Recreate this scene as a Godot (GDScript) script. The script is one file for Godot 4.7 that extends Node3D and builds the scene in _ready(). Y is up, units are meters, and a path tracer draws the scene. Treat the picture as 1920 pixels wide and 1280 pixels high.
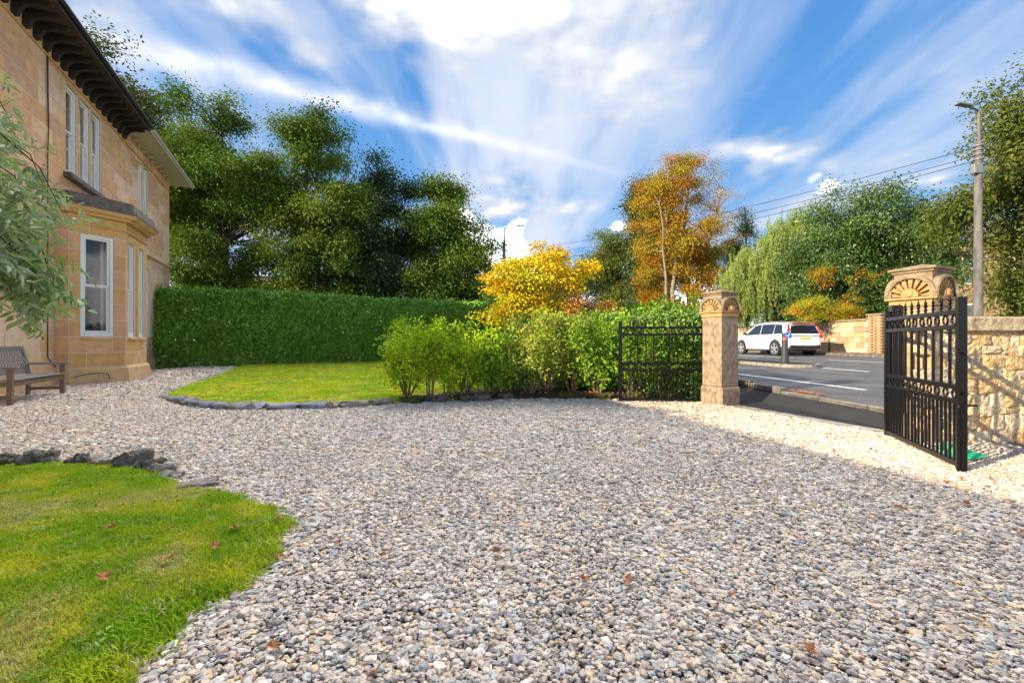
extends Node3D

# ---------------------------------------------------------------- mesh builder
class G:
	var v := PackedVector3Array()
	var n := PackedVector3Array()
	var c := PackedColorArray()
	var cc := Color.WHITE
	func t3(a: Vector3, b: Vector3, d: Vector3, na: Vector3, nb: Vector3, nd: Vector3) -> void:
		var g := (d - a).cross(b - a)
		if g.dot(na + nb + nd) < 0.0:
			v.append(a); v.append(d); v.append(b)
			n.append(na); n.append(nd); n.append(nb)
		else:
			v.append(a); v.append(b); v.append(d)
			n.append(na); n.append(nb); n.append(nd)
		c.append(cc); c.append(cc); c.append(cc)
	func tri(a: Vector3, b: Vector3, d: Vector3, hint: Vector3) -> void:
		var g := (d - a).cross(b - a).normalized()
		if g.dot(hint) < 0.0:
			g = -g
		t3(a, b, d, g, g, g)
	func quad(a: Vector3, b: Vector3, d: Vector3, e: Vector3, hint: Vector3) -> void:
		tri(a, b, d, hint)
		tri(a, d, e, hint)
	func leaf(a: Vector3, b: Vector3, d: Vector3) -> void:
		var g := (d - a).cross(b - a).normalized()
		t3(a, b, d, g, g, g)
	func box(cen: Vector3, size: Vector3, bs := Basis.IDENTITY) -> void:
		var h := size * 0.5
		for ax in 3:
			for s in [-1.0, 1.0]:
				var d := Vector3.ZERO
				d[ax] = s
				var p := Vector3.ZERO
				p[(ax + 1) % 3] = 1.0
				var q := Vector3.ZERO
				q[(ax + 2) % 3] = 1.0
				var o: Vector3 = d * h
				quad(cen + bs * (o - p * h - q * h), cen + bs * (o + p * h - q * h), cen + bs * (o + p * h + q * h), cen + bs * (o - p * h + q * h), bs * d)
	func cbox(cen: Vector3, size: Vector3, bev: float, bs := Basis.IDENTITY) -> void:
		var h := size * 0.5
		var b := minf(bev, minf(h.x, minf(h.y, h.z)) * 0.8)
		var k := h - Vector3.ONE * b
		for ax in 3:
			var y1 := (ax + 1) % 3
			var z1 := (ax + 2) % 3
			for s in [-1.0, 1.0]:
				var pts := []
				for w in [[-1, -1], [1, -1], [1, 1], [-1, 1]]:
					var p := Vector3.ZERO
					p[ax] = s * h[ax]
					p[y1] = w[0] * k[y1]
					p[z1] = w[1] * k[z1]
					pts.append(cen + bs * p)
				var d := Vector3.ZERO
				d[ax] = s
				quad(pts[0], pts[1], pts[2], pts[3], bs * d)
				for s2 in [-1.0, 1.0]:
					var e := []
					for w in [-1.0, 1.0]:
						var p := Vector3.ZERO
						p[ax] = s * h[ax]; p[y1] = s2 * k[y1]; p[z1] = w * k[z1]
						e.append(cen + bs * p)
					for w in [1.0, -1.0]:
						var p := Vector3.ZERO
						p[ax] = s * k[ax]; p[y1] = s2 * h[y1]; p[z1] = w * k[z1]
						e.append(cen + bs * p)
					var hd := Vector3.ZERO
					hd[ax] = s; hd[y1] = s2
					quad(e[0], e[1], e[2], e[3], bs * hd)
		for sx in [-1.0, 1.0]:
			for sy in [-1.0, 1.0]:
				for sz in [-1.0, 1.0]:
					var s := Vector3(sx, sy, sz)
					tri(cen + bs * (s * Vector3(h.x, k.y, k.z)), cen + bs * (s * Vector3(k.x, h.y, k.z)), cen + bs * (s * Vector3(k.x, k.y, h.z)), bs * s)
	func tube(pts: Array, rad: Array, sides := 6, cap := true) -> void:
		var rings := []
		var norms := []
		for i in pts.size():
			var tg: Vector3 = (pts[mini(i + 1, pts.size() - 1)] - pts[maxi(i - 1, 0)]).normalized()
			var ref := Vector3.UP if absf(tg.y) < 0.9 else Vector3(1, 0, 0)
			var e1 := tg.cross(ref).normalized()
			var e2 := tg.cross(e1).normalized()
			if absf((pts[pts.size() - 1] - pts[0]).normalized().y) > 0.75:
				e1 = tg.cross(Vector3(0, 0, 1)).normalized()
				e2 = tg.cross(e1).normalized()
			var r := []
			var m := []
			for k in sides:
				var a := TAU * k / sides
				var d: Vector3 = e1 * cos(a) + e2 * sin(a)
				r.append(pts[i] + d * rad[i])
				m.append(d)
			rings.append(r)
			norms.append(m)
		for i in pts.size() - 1:
			for k in sides:
				var j := (k + 1) % sides
				t3(rings[i][k], rings[i][j], rings[i + 1][j], norms[i][k], norms[i][j], norms[i + 1][j])
				t3(rings[i][k], rings[i + 1][j], rings[i + 1][k], norms[i][k], norms[i + 1][j], norms[i + 1][k])
		if cap:
			for e in [0, pts.size() - 1]:
				var dr: Vector3 = (pts[0] - pts[1]) if e == 0 else (pts[e] - pts[e - 1])
				for k in sides:
					tri(pts[e], rings[e][k], rings[e][(k + 1) % sides], dr)
	func lathe(cen: Vector3, prof: Array, sides := 16, bs := Basis.IDENTITY) -> void:
		# profile of Vector2(radius, height)
		for i in prof.size() - 1:
			var p: Vector2 = prof[i]
			var q: Vector2 = prof[i + 1]
			var sl := Vector2(q.y - p.y, p.x - q.x).normalized()
			for k in sides:
				var a0 := TAU * k / sides
				var a1 := TAU * (k + 1) / sides
				var d0 := Vector3(cos(a0), 0, sin(a0))
				var d1 := Vector3(cos(a1), 0, sin(a1))
				var n0: Vector3 = bs * (d0 * sl.x + Vector3.UP * sl.y)
				var n1: Vector3 = bs * (d1 * sl.x + Vector3.UP * sl.y)
				var a: Vector3 = cen + bs * (d0 * p.x + Vector3.UP * p.y)
				var b: Vector3 = cen + bs * (d1 * p.x + Vector3.UP * p.y)
				var e: Vector3 = cen + bs * (d1 * q.x + Vector3.UP * q.y)
				var f: Vector3 = cen + bs * (d0 * q.x + Vector3.UP * q.y)
				if p.x > 1e-5:
					t3(a, b, e, n0, n1, n1)
				if q.x > 1e-5:
					t3(a, e, f, n0, n1, n0)
	func ring(cen: Vector3, r: float, tr: float, bs := Basis.IDENTITY, a0 := 0.0, a1 := TAU, seg := 16, sides := 6) -> void:
		# torus arc in the xy plane of bs
		for i in seg:
			var u0 := lerpf(a0, a1, float(i) / seg)
			var u1 := lerpf(a0, a1, float(i + 1) / seg)
			for k in sides:
				var w0 := TAU * k / sides
				var w1 := TAU * (k + 1) / sides
				var P := []
				var N := []
				for uw in [[u0, w0], [u1, w0], [u1, w1], [u0, w1]]:
					var rd := Vector3(cos(uw[0]), sin(uw[0]), 0)
					var nn: Vector3 = rd * cos(uw[1]) + Vector3(0, 0, 1) * sin(uw[1])
					P.append(cen + bs * (rd * r + nn * tr))
					N.append(bs * nn)
				t3(P[0], P[1], P[2], N[0], N[1], N[2])
				t3(P[0], P[2], P[3], N[0], N[2], N[3])
	func prism(poly: PackedVector2Array, z0: float, z1: float, xf := Transform3D.IDENTITY) -> void:
		var idx := Geometry2D.triangulate_polygon(poly)
		for i in range(0, idx.size(), 3):
			for z in [z0, z1]:
				var a := xf * Vector3(poly[idx[i]].x, poly[idx[i]].y, z)
				var b := xf * Vector3(poly[idx[i + 1]].x, poly[idx[i + 1]].y, z)
				var d := xf * Vector3(poly[idx[i + 2]].x, poly[idx[i + 2]].y, z)
				tri(a, b, d, xf.basis.z * (z - (z0 + z1) * 0.5))
		var area := 0.0
		for i in poly.size():
			area += poly[i].cross(poly[(i + 1) % poly.size()])
		for i in poly.size():
			var p := poly[i]
			var q := poly[(i + 1) % poly.size()]
			var o := Vector2(q.y - p.y, p.x - q.x) * signf(area)
			quad(xf * Vector3(p.x, p.y, z0), xf * Vector3(q.x, q.y, z0), xf * Vector3(q.x, q.y, z1), xf * Vector3(p.x, p.y, z1), xf.basis * Vector3(o.x, o.y, 0))
	func mesh() -> ArrayMesh:
		var arr := []
		arr.resize(Mesh.ARRAY_MAX)
		arr[Mesh.ARRAY_VERTEX] = v
		arr[Mesh.ARRAY_NORMAL] = n
		arr[Mesh.ARRAY_COLOR] = c
		var m := ArrayMesh.new()
		m.add_surface_from_arrays(Mesh.PRIMITIVE_TRIANGLES, arr)
		return m

# ---------------------------------------------------------------- scene helpers
var taken := {}
func numbered(called: String) -> String:
	if not taken.has(called):
		taken[called] = 0
		return called
	taken[called] += 1
	return "%s_%03d" % [called, taken[called]]

func meta(o: Node, label := "", category := "", group := "", kind := "") -> void:
	if label: o.set_meta("label", label)
	if category: o.set_meta("category", category)
	if group: o.set_meta("group", group)
	if kind: o.set_meta("kind", kind)

func thing(called: String, label: String, category: String, at := Vector3.ZERO, bs := Basis.IDENTITY, group := "") -> Node3D:
	var o := Node3D.new()
	o.name = numbered(called)
	add_child(o, true)
	o.transform = Transform3D(bs, at)
	meta(o, label, category, group)
	return o

func part(parent: Node, called: String, m: Mesh, mt: Material, xf := Transform3D.IDENTITY) -> MeshInstance3D:
	var o := MeshInstance3D.new()
	o.name = called
	o.mesh = m
	o.material_override = mt
	o.transform = xf
	parent.add_child(o, true)
	return o

func gpart(parent: Node, called: String, g: G, mt: Material, xf := Transform3D.IDENTITY) -> MeshInstance3D:
	return part(parent, called, g.mesh(), mt, xf)

func single(called: String, label: String, category: String, g: G, mt: Material, group := "", at := Vector3.ZERO, bs := Basis.IDENTITY) -> MeshInstance3D:
	var o := gpart(self, numbered(called), g, mt, Transform3D(bs, at))
	meta(o, label, category, group)
	return o

func struct(called: String, g: G, mt: Material) -> MeshInstance3D:
	var o := gpart(self, numbered(called), g, mt)
	meta(o, "", "", "", "structure")
	return o

func copies(parent: Node, called: String, m: Mesh, mt: Material, xfs: Array, cols: Array, stuff := true) -> MultiMeshInstance3D:
	var mm := MultiMesh.new()
	mm.transform_format = MultiMesh.TRANSFORM_3D
	mm.use_colors = true
	mm.mesh = m
	mm.instance_count = xfs.size()
	for i in xfs.size():
		mm.set_instance_transform(i, xfs[i])
		mm.set_instance_color(i, cols[i])
	var o := MultiMeshInstance3D.new()
	o.name = called
	o.multimesh = mm
	o.material_override = mt
	parent.add_child(o, true)
	if stuff:
		o.set_meta("kind", "stuff")
	return o

# ---------------------------------------------------------------- materials
func L(r: float, g: float, b: float) -> Color:
	return Color(r, g, b).linear_to_srgb()

var texcache := {}
func ntex(freq: float, octaves: int, lo: float, hi: float, sd: int, size := 512, warm := 0.0) -> NoiseTexture2D:
	var key := "%s %s %s %s %s %s" % [freq, octaves, lo, hi, sd, warm]
	if texcache.has(key):
		return texcache[key]
	var f := FastNoiseLite.new()
	f.noise_type = FastNoiseLite.TYPE_SIMPLEX_SMOOTH
	f.frequency = freq
	f.fractal_octaves = octaves
	f.fractal_gain = 0.6
	f.seed = sd
	var t := NoiseTexture2D.new()
	t.width = size
	t.height = size
	t.seamless = true
	t.noise = f
	var gr := Gradient.new()
	gr.offsets = PackedFloat32Array([0.15, 0.5, 0.85])
	var mid := (lo + hi) * 0.5
	var ca := Color(lo, lo * (1.0 - warm * 0.5), lo * (1.0 - warm))
	var cb := Color(mid, mid * (1.0 - warm * 0.2), mid * (1.0 - warm * 0.4))
	var ck := Color(hi, hi, hi)
	if lo > 0.0:
		# a tint: the factors are meant in linear light
		ca = ca.linear_to_srgb()
		cb = cb.linear_to_srgb()
		ck = ck.linear_to_srgb()
	gr.colors = PackedColorArray([ca, cb, ck])
	t.color_ramp = gr
	texcache[key] = t
	return t

func mat(col: Color, rough := 0.85, o := {}) -> StandardMaterial3D:
	var m := StandardMaterial3D.new()
	m.albedo_color = col
	m.roughness = rough
	m.metallic_specular = o.get("spec", 0.5)
	m.metallic = o.get("metal", 0.0)
	if o.has("tex"):
		m.albedo_texture = o.tex
		m.uv1_triplanar = true
		m.uv1_world_triplanar = o.get("world", true)
		var s: Variant = o.get("scale", 1.0)
		m.uv1_scale = s if s is Vector3 else Vector3.ONE * s
	if o.has("bump"):
		m.heightmap_enabled = true
		m.heightmap_texture = o.bump
		m.heightmap_scale = o.get("height", 1.0)
	if o.has("detail"):
		m.detail_enabled = true
		m.detail_albedo = o.detail
		m.detail_blend_mode = BaseMaterial3D.BLEND_MODE_MUL
		m.detail_uv_layer = BaseMaterial3D.DETAIL_UV_2
		m.uv2_triplanar = true
		m.uv2_world_triplanar = true
		var s2: Variant = o.get("dscale", 1.0)
		m.uv2_scale = s2 if s2 is Vector3 else Vector3.ONE * s2
	if o.get("vc", false):
		m.vertex_color_use_as_albedo = true
	if o.has("back"):
		m.backlight_enabled = true
		m.backlight = o.back
	if o.has("coat"):
		m.clearcoat_enabled = true
		m.clearcoat = o.coat
		m.clearcoat_roughness = 0.05
	return m

func glass_mat(a: float, tint := Color(0.6, 0.7, 0.75)) -> StandardMaterial3D:
	var m := StandardMaterial3D.new()
	m.albedo_color = Color(tint.r, tint.g, tint.b, a)
	m.transparency = BaseMaterial3D.TRANSPARENCY_ALPHA
	m.roughness = 0.02
	return m

var M := {}
func make_materials() -> void:
	var blot := ntex(0.012, 5, 0.72, 1.0, 3, 512, 0.10)
	var fine := ntex(0.09, 3, 0.80, 1.0, 5)
	var rough := ntex(0.03, 5, 0.0, 1.0, 8)
	var grain := ntex(0.12, 4, 0.0, 1.0, 9)
	var stain := ntex(0.010, 5, 0.38, 1.0, 17, 512, 0.12)
	var o := {"tex": blot, "scale": 0.45, "bump": rough, "height": 0.5, "detail": fine, "dscale": 2.3}
	var tones := [Vector3(.86, .51, .25), Vector3(.90, .58, .33), Vector3(.80, .45, .20), Vector3(.92, .65, .43), Vector3(.84, .47, .28), Vector3(.72, .42, .26), Vector3(.88, .60, .42)]
	M.ashlar = []
	for t in tones:
		M.ashlar.append(mat(L(t.x, t.y, t.z), 0.9, o))
	M.dressed = mat(L(.80, .47, .17), 0.9, o)
	M.dressed2 = mat(L(.82, .54, .27), 0.9, o)
	M.mortar = mat(L(.78, .66, .52), 0.95, {"tex": fine, "scale": 1.0})
	M.soot = mat(L(.20, .165, .14), 0.95, {"tex": stain, "scale": 0.9, "bump": rough, "height": 0.6})
	M.white = mat(L(.80, .79, .76), 0.45, {"tex": ntex(0.02, 3, 0.93, 1.0, 21), "scale": 1.0})
	M.soffit = mat(L(.68, .64, .55), 0.6, {"tex": ntex(0.02, 4, 0.82, 1.0, 22), "scale": 1.2})
	M.blackwood = mat(L(.028, .022, .020), 0.6, {"tex": ntex(0.03, 4, 0.6, 1.0, 23), "scale": 1.5})
	M.darkboard = mat(L(.085, .052, .040), 0.75, {"tex": ntex(0.03, 4, 0.5, 1.0, 24, 512, 0.1), "scale": 1.5})
	M.gutter = mat(L(.035, .033, .045), 0.4)
	M.lead = mat(L(.20, .21, .23), 0.5, {"tex": blot, "scale": 0.8})
	M.slate = mat(L(.10, .10, .115), 0.7, {"tex": blot, "scale": 0.6})
	M.curtain = mat(L(.36, .32, .26), 0.9)
	M.net = mat(L(.30, .29, .27), 0.9)
	M.room = mat(L(.42, .38, .32), 0.9)
	M.pane = glass_mat(0.06)
	M.cable = mat(L(.02, .018, .018), 0.6)
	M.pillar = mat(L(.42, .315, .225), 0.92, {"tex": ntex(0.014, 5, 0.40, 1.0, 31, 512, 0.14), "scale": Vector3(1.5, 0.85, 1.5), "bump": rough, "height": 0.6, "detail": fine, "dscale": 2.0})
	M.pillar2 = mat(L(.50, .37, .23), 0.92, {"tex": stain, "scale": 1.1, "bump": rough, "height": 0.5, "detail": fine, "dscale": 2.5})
	M.carved = mat(L(.50, .30, .13), 0.92, {"tex": blot, "scale": 1.3, "bump": rough, "height": 0.4})
	M.cap = mat(L(.40, .305, .20), 0.95, {"tex": stain, "scale": 1.2, "bump": rough, "height": 0.6, "detail": fine, "dscale": 3.0})
	M.iron = mat(L(.0045, .0045, .005), 0.30, {"spec": 0.32, "bump": grain, "height": 0.05, "tex": ntex(0.05, 3, 0.8, 1.0, 33), "scale": 2.0})
	M.rubble = []
	for t in [Vector3(.76, .58, .34), Vector3(.80, .66, .46), Vector3(.70, .48, .24), Vector3(.78, .60, .34), Vector3(.62, .51, .38)]:
		M.rubble.append(mat(L(t.x, t.y, t.z), 0.95, {"tex": ntex(0.015, 5, 0.62, 1.0, 41, 512, 0.2), "scale": 1.1, "bump": rough, "height": 1.6, "detail": fine, "dscale": 3.0}))
	M.rubblemortar = mat(L(.66, .53, .36), 0.98, {"tex": blot, "scale": 1.5, "bump": rough, "height": 2.0})
	M.coping = mat(L(.58, .47, .31), 0.95, {"tex": stain, "scale": 1.0, "bump": rough, "height": 0.8, "detail": fine, "dscale": 4.0})
	M.farstone = []
	for t in [Vector3(.55, .38, .20), Vector3(.62, .47, .30), Vector3(.48, .32, .18), Vector3(.64, .52, .38), Vector3(.38, .29, .21)]:
		M.farstone.append(mat(L(t.x, t.y, t.z), 0.95, {"tex": blot, "scale": 0.9, "bump": rough, "height": 0.8}))
	M.brown = []
	for t in [Vector3(.27, .175, .11), Vector3(.33, .22, .145), Vector3(.22, .145, .10), Vector3(.37, .26, .175)]:
		M.brown.append(mat(L(t.x, t.y, t.z), 0.95, {"tex": blot, "scale": 0.7}))
	M.asphalt = mat(L(.145, .145, .153), 0.95, {"spec": 0.25, "tex": ntex(0.15, 2, 0.75, 1.0, 51), "scale": 1.5, "bump": grain, "height": 0.4, "detail": ntex(0.006, 5, 0.6, 1.0, 52), "dscale": 0.25})
	M.patch = mat(L(.115, .115, .123), 0.95, {"spec": 0.2, "tex": ntex(0.15, 2, 0.75, 1.0, 51), "scale": 1.5, "bump": grain, "height": 0.4})
	M.tarmac = mat(L(.045, .046, .051), 0.95, {"spec": 0.15, "tex": ntex(0.15, 2, 0.7, 1.0, 53), "scale": 2.0, "bump": grain, "height": 0.3, "detail": ntex(0.01, 4, 0.75, 1.0, 54), "dscale": 0.5})
	M.kerbstone = mat(L(.20, .185, .165), 0.95, {"tex": stain, "scale": 0.8, "bump": grain, "height": 0.4})
	M.concrete = mat(L(.36, .33, .29), 0.95, {"tex": stain, "scale": 0.8, "bump": grain, "height": 0.4})
	M.paint = mat(L(.75, .75, .73), 0.7, {"tex": ntex(0.06, 3, 0.75, 1.0, 55), "scale": 1.5})
	M.soil = mat(L(.075, .050, .030), 0.98, {"tex": ntex(0.04, 5, 0.45, 1.0, 56, 512, 0.1), "scale": 0.9, "bump": rough, "height": 3.0})
	M.gravelbed = mat(L(.40, .355, .31), 0.95, {"tex": ntex(0.10, 3, 0.45, 1.0, 57, 512, 0.08), "scale": 2.5, "bump": ntex(0.10, 3, 0.0, 1.0, 57), "height": 2.0})
	M.turf = mat(L(.26, .28, .04), 0.98, {"tex": ntex(0.05, 5, 0.45, 1.0, 58, 512, 0.15), "scale": 0.8, "bump": rough, "height": 2.0})
	M.field = mat(L(.07, .10, .03), 0.98, {"tex": blot, "scale": 0.1})
	M.pebble = mat(Color.WHITE, 0.75, {"vc": true, "tex": ntex(0.03, 4, 0.82, 1.0, 61), "scale": 9.0, "world": true})
	M.rock = mat(L(.30, .27, .225), 0.97, {"tex": stain, "scale": 3.0, "bump": rough, "height": 2.5, "detail": fine, "dscale": 5.0})
	M.slab = [mat(L(.33, .34, .36), 0.85, {"tex": blot, "scale": 1.8, "bump": rough, "height": 0.6}), mat(L(.22, .23, .25), 0.85, {"tex": blot, "scale": 1.8, "bump": rough, "height": 0.6}), mat(L(.38, .33, .28), 0.9, {"tex": stain, "scale": 1.8, "bump": rough, "height": 0.6})]
	M.moss = mat(L(.13, .13, .025), 0.98, {"tex": ntex(0.04, 5, 0.35, 1.0, 62, 512, 0.3), "scale": 2.5, "bump": rough, "height": 2.0})
	M.bark = mat(L(.075, .058, .042), 0.95, {"tex": ntex(0.05, 4, 0.5, 1.0, 63), "scale": Vector3(2, 0.6, 2), "bump": rough, "height": 2.0})
	M.palebark = mat(L(.36, .29, .22), 0.95, {"tex": ntex(0.05, 4, 0.5, 1.0, 64), "scale": Vector3(2, 0.6, 2), "bump": rough, "height": 2.0})
	M.twig = mat(L(.22, .155, .09), 0.9, {"tex": ntex(0.05, 4, 0.55, 1.0, 65), "scale": 3.0})
	M.leaf = mat(Color.WHITE, 0.6, {"vc": true, "back": Color(0.72, 0.76, 0.45), "spec": 0.22})
	M.hedgeleaf = mat(Color.WHITE, 0.36, {"vc": true, "back": Color(0.30, 0.32, 0.2), "spec": 0.5})
	M.glossleaf = mat(Color.WHITE, 0.35, {"vc": true, "back": Color(0.55, 0.6, 0.3), "spec": 0.5})
	M.grass = mat(Color.WHITE, 0.7, {"vc": true, "back": Color(0.6, 0.65, 0.3), "spec": 0.15})
	M.dryleaf = mat(L(.55, .20, .05), 0.7, {"tex": ntex(0.05, 3, 0.5, 1.0, 66, 512, 0.2), "scale": 6.0, "back": Color(0.4, 0.3, 0.15)})
	M.teak = mat(L(.30, .27, .25), 0.85, {"tex": ntex(0.04, 5, 0.55, 1.0, 67, 512, 0.05), "scale": Vector3(6, 1.2, 1.2), "world": false, "bump": grain, "height": 0.2})
	M.teakbrown = mat(L(.26, .175, .115), 0.85, {"tex": ntex(0.04, 5, 0.55, 1.0, 68, 512, 0.1), "scale": Vector3(6, 1.5, 6), "bump": grain, "height": 0.2})
	M.pole = mat(L(.17, .165, .16), 0.75, {"tex": stain, "scale": Vector3(0.8, 0.25, 0.8), "bump": grain, "height": 0.2})
	M.lampmetal = mat(L(.16, .17, .18), 0.5)
	M.galv = mat(L(.42, .43, .44), 0.45, {"metal": 0.4})
	M.carwhite = mat(L(.80, .80, .80), 0.3, {"coat": 0.8})
	M.cartrim = mat(L(.02, .02, .022), 0.5)
	M.carglass = mat(L(.012, .016, .022), 0.05, {"spec": 0.7})
	M.tyre = mat(L(.018, .018, .018), 0.85)
	M.rim = mat(L(.60, .60, .62), 0.3, {"metal": 0.8})
	M.chrome = mat(L(.70, .70, .70), 0.15, {"metal": 1.0})
	M.tail = mat(L(.55, .015, .012), 0.15, {"coat": 1.0})
	M.plate = mat(L(.75, .48, .03), 0.4)
	M.bollard = mat(L(.035, .037, .045), 0.5)
	M.red = mat(L(.55, .10, .06), 0.5)
	M.blue = mat(L(.02, .13, .55), 0.35)
	M.green = mat(L(.015, .36, .15), 0.4, {"spec": 0.5})
	M.brick = [mat(L(.48, .34, .20), 0.95, {"tex": blot, "scale": 1.5}), mat(L(.42, .28, .16), 0.95, {"tex": blot, "scale": 1.5})]

# ---------------------------------------------------------------- sky
const SKYW := 2048
const SKYH := 1024
var skyrows := []
var n1 := FastNoiseLite.new()
var n2 := FastNoiseLite.new()
var n3 := FastNoiseLite.new()

func sstep(a: float, b: float, x: float) -> float:
	var t := clampf((x - a) / (b - a), 0.0, 1.0)
	return t * t * (3.0 - 2.0 * t)

func sky_row(i: int) -> void:
	var row := PackedFloat32Array()
	row.resize(SKYW * 3)
	var el := PI * 0.5 - PI * (i + 0.5) / SKYH
	var y := sin(el)
	var ch := cos(el)
	var yy := maxf(y, 0.0) + 0.05
	var top := Vector3(0.0102, 0.039, 0.100)
	var mid := Vector3(0.0187, 0.0605, 0.1255)
	var hor := Vector3(0.098, 0.120, 0.147)
	var t := sstep(0.0, 0.75, y)
	var base := mid.lerp(top, t).lerp(hor, pow(1.0 - clampf(y, 0.0, 1.0), 5.0) * 0.8)
	for j in SKYW:
		var az := TAU * (j + 0.5) / SKYW
		var dx := sin(az) * ch
		var dz := -cos(az) * ch
		var px := dx / yy
		var tx := dx / maxf(y, 0.02)
		var tz := dz / maxf(y, 0.02)
		var pz := dz / yy
		# high streaks that run away from the viewer
		var w1 := n2.get_noise_2d(px * 0.9 + 7.0, pz * 0.5)
		var s1 := n1.get_noise_2d(px * 1.5 + w1 * 0.22, pz * 0.26 + w1 * 0.15)
		var s2 := n3.get_noise_2d(px * 6.0 + w1 * 0.8 + s1 * 0.4, pz * 1.0)
		var veil := sstep(-0.32, 0.55, s1 + 0.42 * s2) * (0.55 + 0.45 * sstep(-0.5, 0.6, w1))
		# old trail across the sky
		var along := (tx + 1.357) / 2.067
		var off := (tz + 1.523 + (tx + 1.357) * 0.594) / 1.163
		var wid := lerpf(0.115, 0.035, clampf(along, 0.0, 1.0)) * (1.0 + 0.35 * s2)
		var wob := 0.03 * n2.get_noise_2d(px * 4.0, 3.0)
		var ex := (off - wob) / wid
		var trail := exp(-ex * ex) * sstep(-1.2, -0.4, along) * (1.0 - sstep(0.35, 1.15, along)) * (0.75 + 0.5 * n3.get_noise_2d(px * 9.0, pz * 9.0))
		# broken fair-weather cloud
		var f1 := n1.get_noise_2d(px * 0.75 + 2.0, pz * 0.75 - 6.0)
		var f2 := n3.get_noise_2d(px * 2.2, pz * 2.2)
		var f3 := n3.get_noise_2d(px * 8.0 + 5.0, pz * 8.0)
		var bx := (px - 0.10) / 0.62
		var bz := (pz + 1.2) / 1.05
		var blob := 0.85 * exp(-pow(bx * bx + bz * bz, 1.6))
		var bx2 := (px + 0.72) / 0.20
		var bz2 := (pz + 1.50) / 0.09
		blob += 0.50 * exp(-(bx2 * bx2 + bz2 * bz2))
		var field := f1 * 0.75 + f2 * 0.45 + f3 * 0.16 + blob
		var cum := sstep(0.15, 0.80, field)
		# heaped cloud low over the horizon
		var l1 := n1.get_noise_3d(dx * 2.4, y * 4.0, dz * 2.4)
		var l2 := n3.get_noise_3d(dx * 7.0, y * 10.0, dz * 7.0)
		var hgt := 0.16 + 0.20 * l1 + 0.10 * l2 + 0.17 * exp(-pow(((az if az < PI else az - TAU) + 0.02) / 0.15, 2.0)) + 0.05 * n3.get_noise_3d(dx * 18.0, y * 26.0, dz * 18.0)
		var low := sstep(0.0, 0.035, hgt - y)
		var c := base
		var vw := Vector3(0.108, 0.119, 0.139)
		c = c.lerp(vw, veil * 0.74 * sstep(0.0, 0.15, y) + veil * 0.2)
		c = c.lerp(Vector3(0.165, 0.165, 0.169), clampf(trail, 0.0, 1.0) * 0.92)
		var body := 0.125 + 0.053 * sstep(0.3, 0.7, field) + 2.3 * sstep(0.52, 1.0, field)
		c = c.lerp(Vector3(body * 1.03, body, body * 0.95), cum)
		var lb := 0.34 + 0.40 * sstep(0.0, 0.16, hgt - y + 0.25 * l2) * (0.5 + l2)
		c = c.lerp(Vector3(lb, lb, lb * 1.03), low * 0.93)
		row[j * 3] = c.x
		row[j * 3 + 1] = c.y
		row[j * 3 + 2] = c.z
	skyrows[i] = row

func make_sky() -> ImageTexture:
	n1.seed = 11; n1.frequency = 0.8; n1.fractal_octaves = 4; n1.noise_type = FastNoiseLite.TYPE_SIMPLEX_SMOOTH
	n2.seed = 25; n2.frequency = 0.6; n2.fractal_octaves = 3; n2.noise_type = FastNoiseLite.TYPE_SIMPLEX_SMOOTH
	n3.seed = 37; n3.frequency = 0.7; n3.fractal_octaves = 5; n3.noise_type = FastNoiseLite.TYPE_SIMPLEX_SMOOTH
	skyrows.resize(SKYH)
	var half := SKYH / 2
	var id := WorkerThreadPool.add_group_task(sky_row, half)
	WorkerThreadPool.wait_for_group_task_completion(id)
	var low := PackedFloat32Array()
	low.resize(SKYW * 3)
	for j in SKYW:
		low[j * 3] = 0.10; low[j * 3 + 1] = 0.10; low[j * 3 + 2] = 0.095
	var bytes := PackedByteArray()
	for i in SKYH:
		bytes.append_array((skyrows[i] if i < half else low).to_byte_array())
	skyrows.clear()
	return ImageTexture.create_from_image(Image.create_from_data(SKYW, SKYH, false, Image.FORMAT_RGBF, bytes))

# ---------------------------------------------------------------- frames of the place
const HD := Vector3(-0.4163, 0, -0.9092)     # along the villa's front
const ND := Vector3(0.9092, 0, -0.4163)      # out from the villa's front
const W0 := Vector3(-11.33, 0, -11.25)
const RD := Vector3(-0.076, 0, -0.9971)      # along the road
const RQ := Vector3(0.9971, 0, -0.076)       # across the road
var rng := RandomNumberGenerator.new()

func RP(q: float, s: float, y: float) -> Vector3:
	return RQ * q + RD * s + Vector3.UP * y

func road_y(q: float) -> float:
	return 0.20 + 0.0144 * (q - 5.6)

var boxcache := {}
func block(size: Vector3, bev: float) -> ArrayMesh:
	var key := Vector3i((size * 100.0).round())
	if not boxcache.has(key):
		var g := G.new()
		g.cbox(Vector3.ZERO, Vector3(key) / 100.0, bev)
		boxcache[key] = g.mesh()
	return boxcache[key]

func pieces(edges: Array, step: float) -> Array:
	# course boundaries through fixed heights
	var out := [edges[0]]
	for i in edges.size() - 1:
		var k := maxi(1, roundi((edges[i + 1] - edges[i]) / step))
		for j in k:
			out.append(lerpf(edges[i], edges[i + 1], float(j + 1) / k))
	return out

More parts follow.
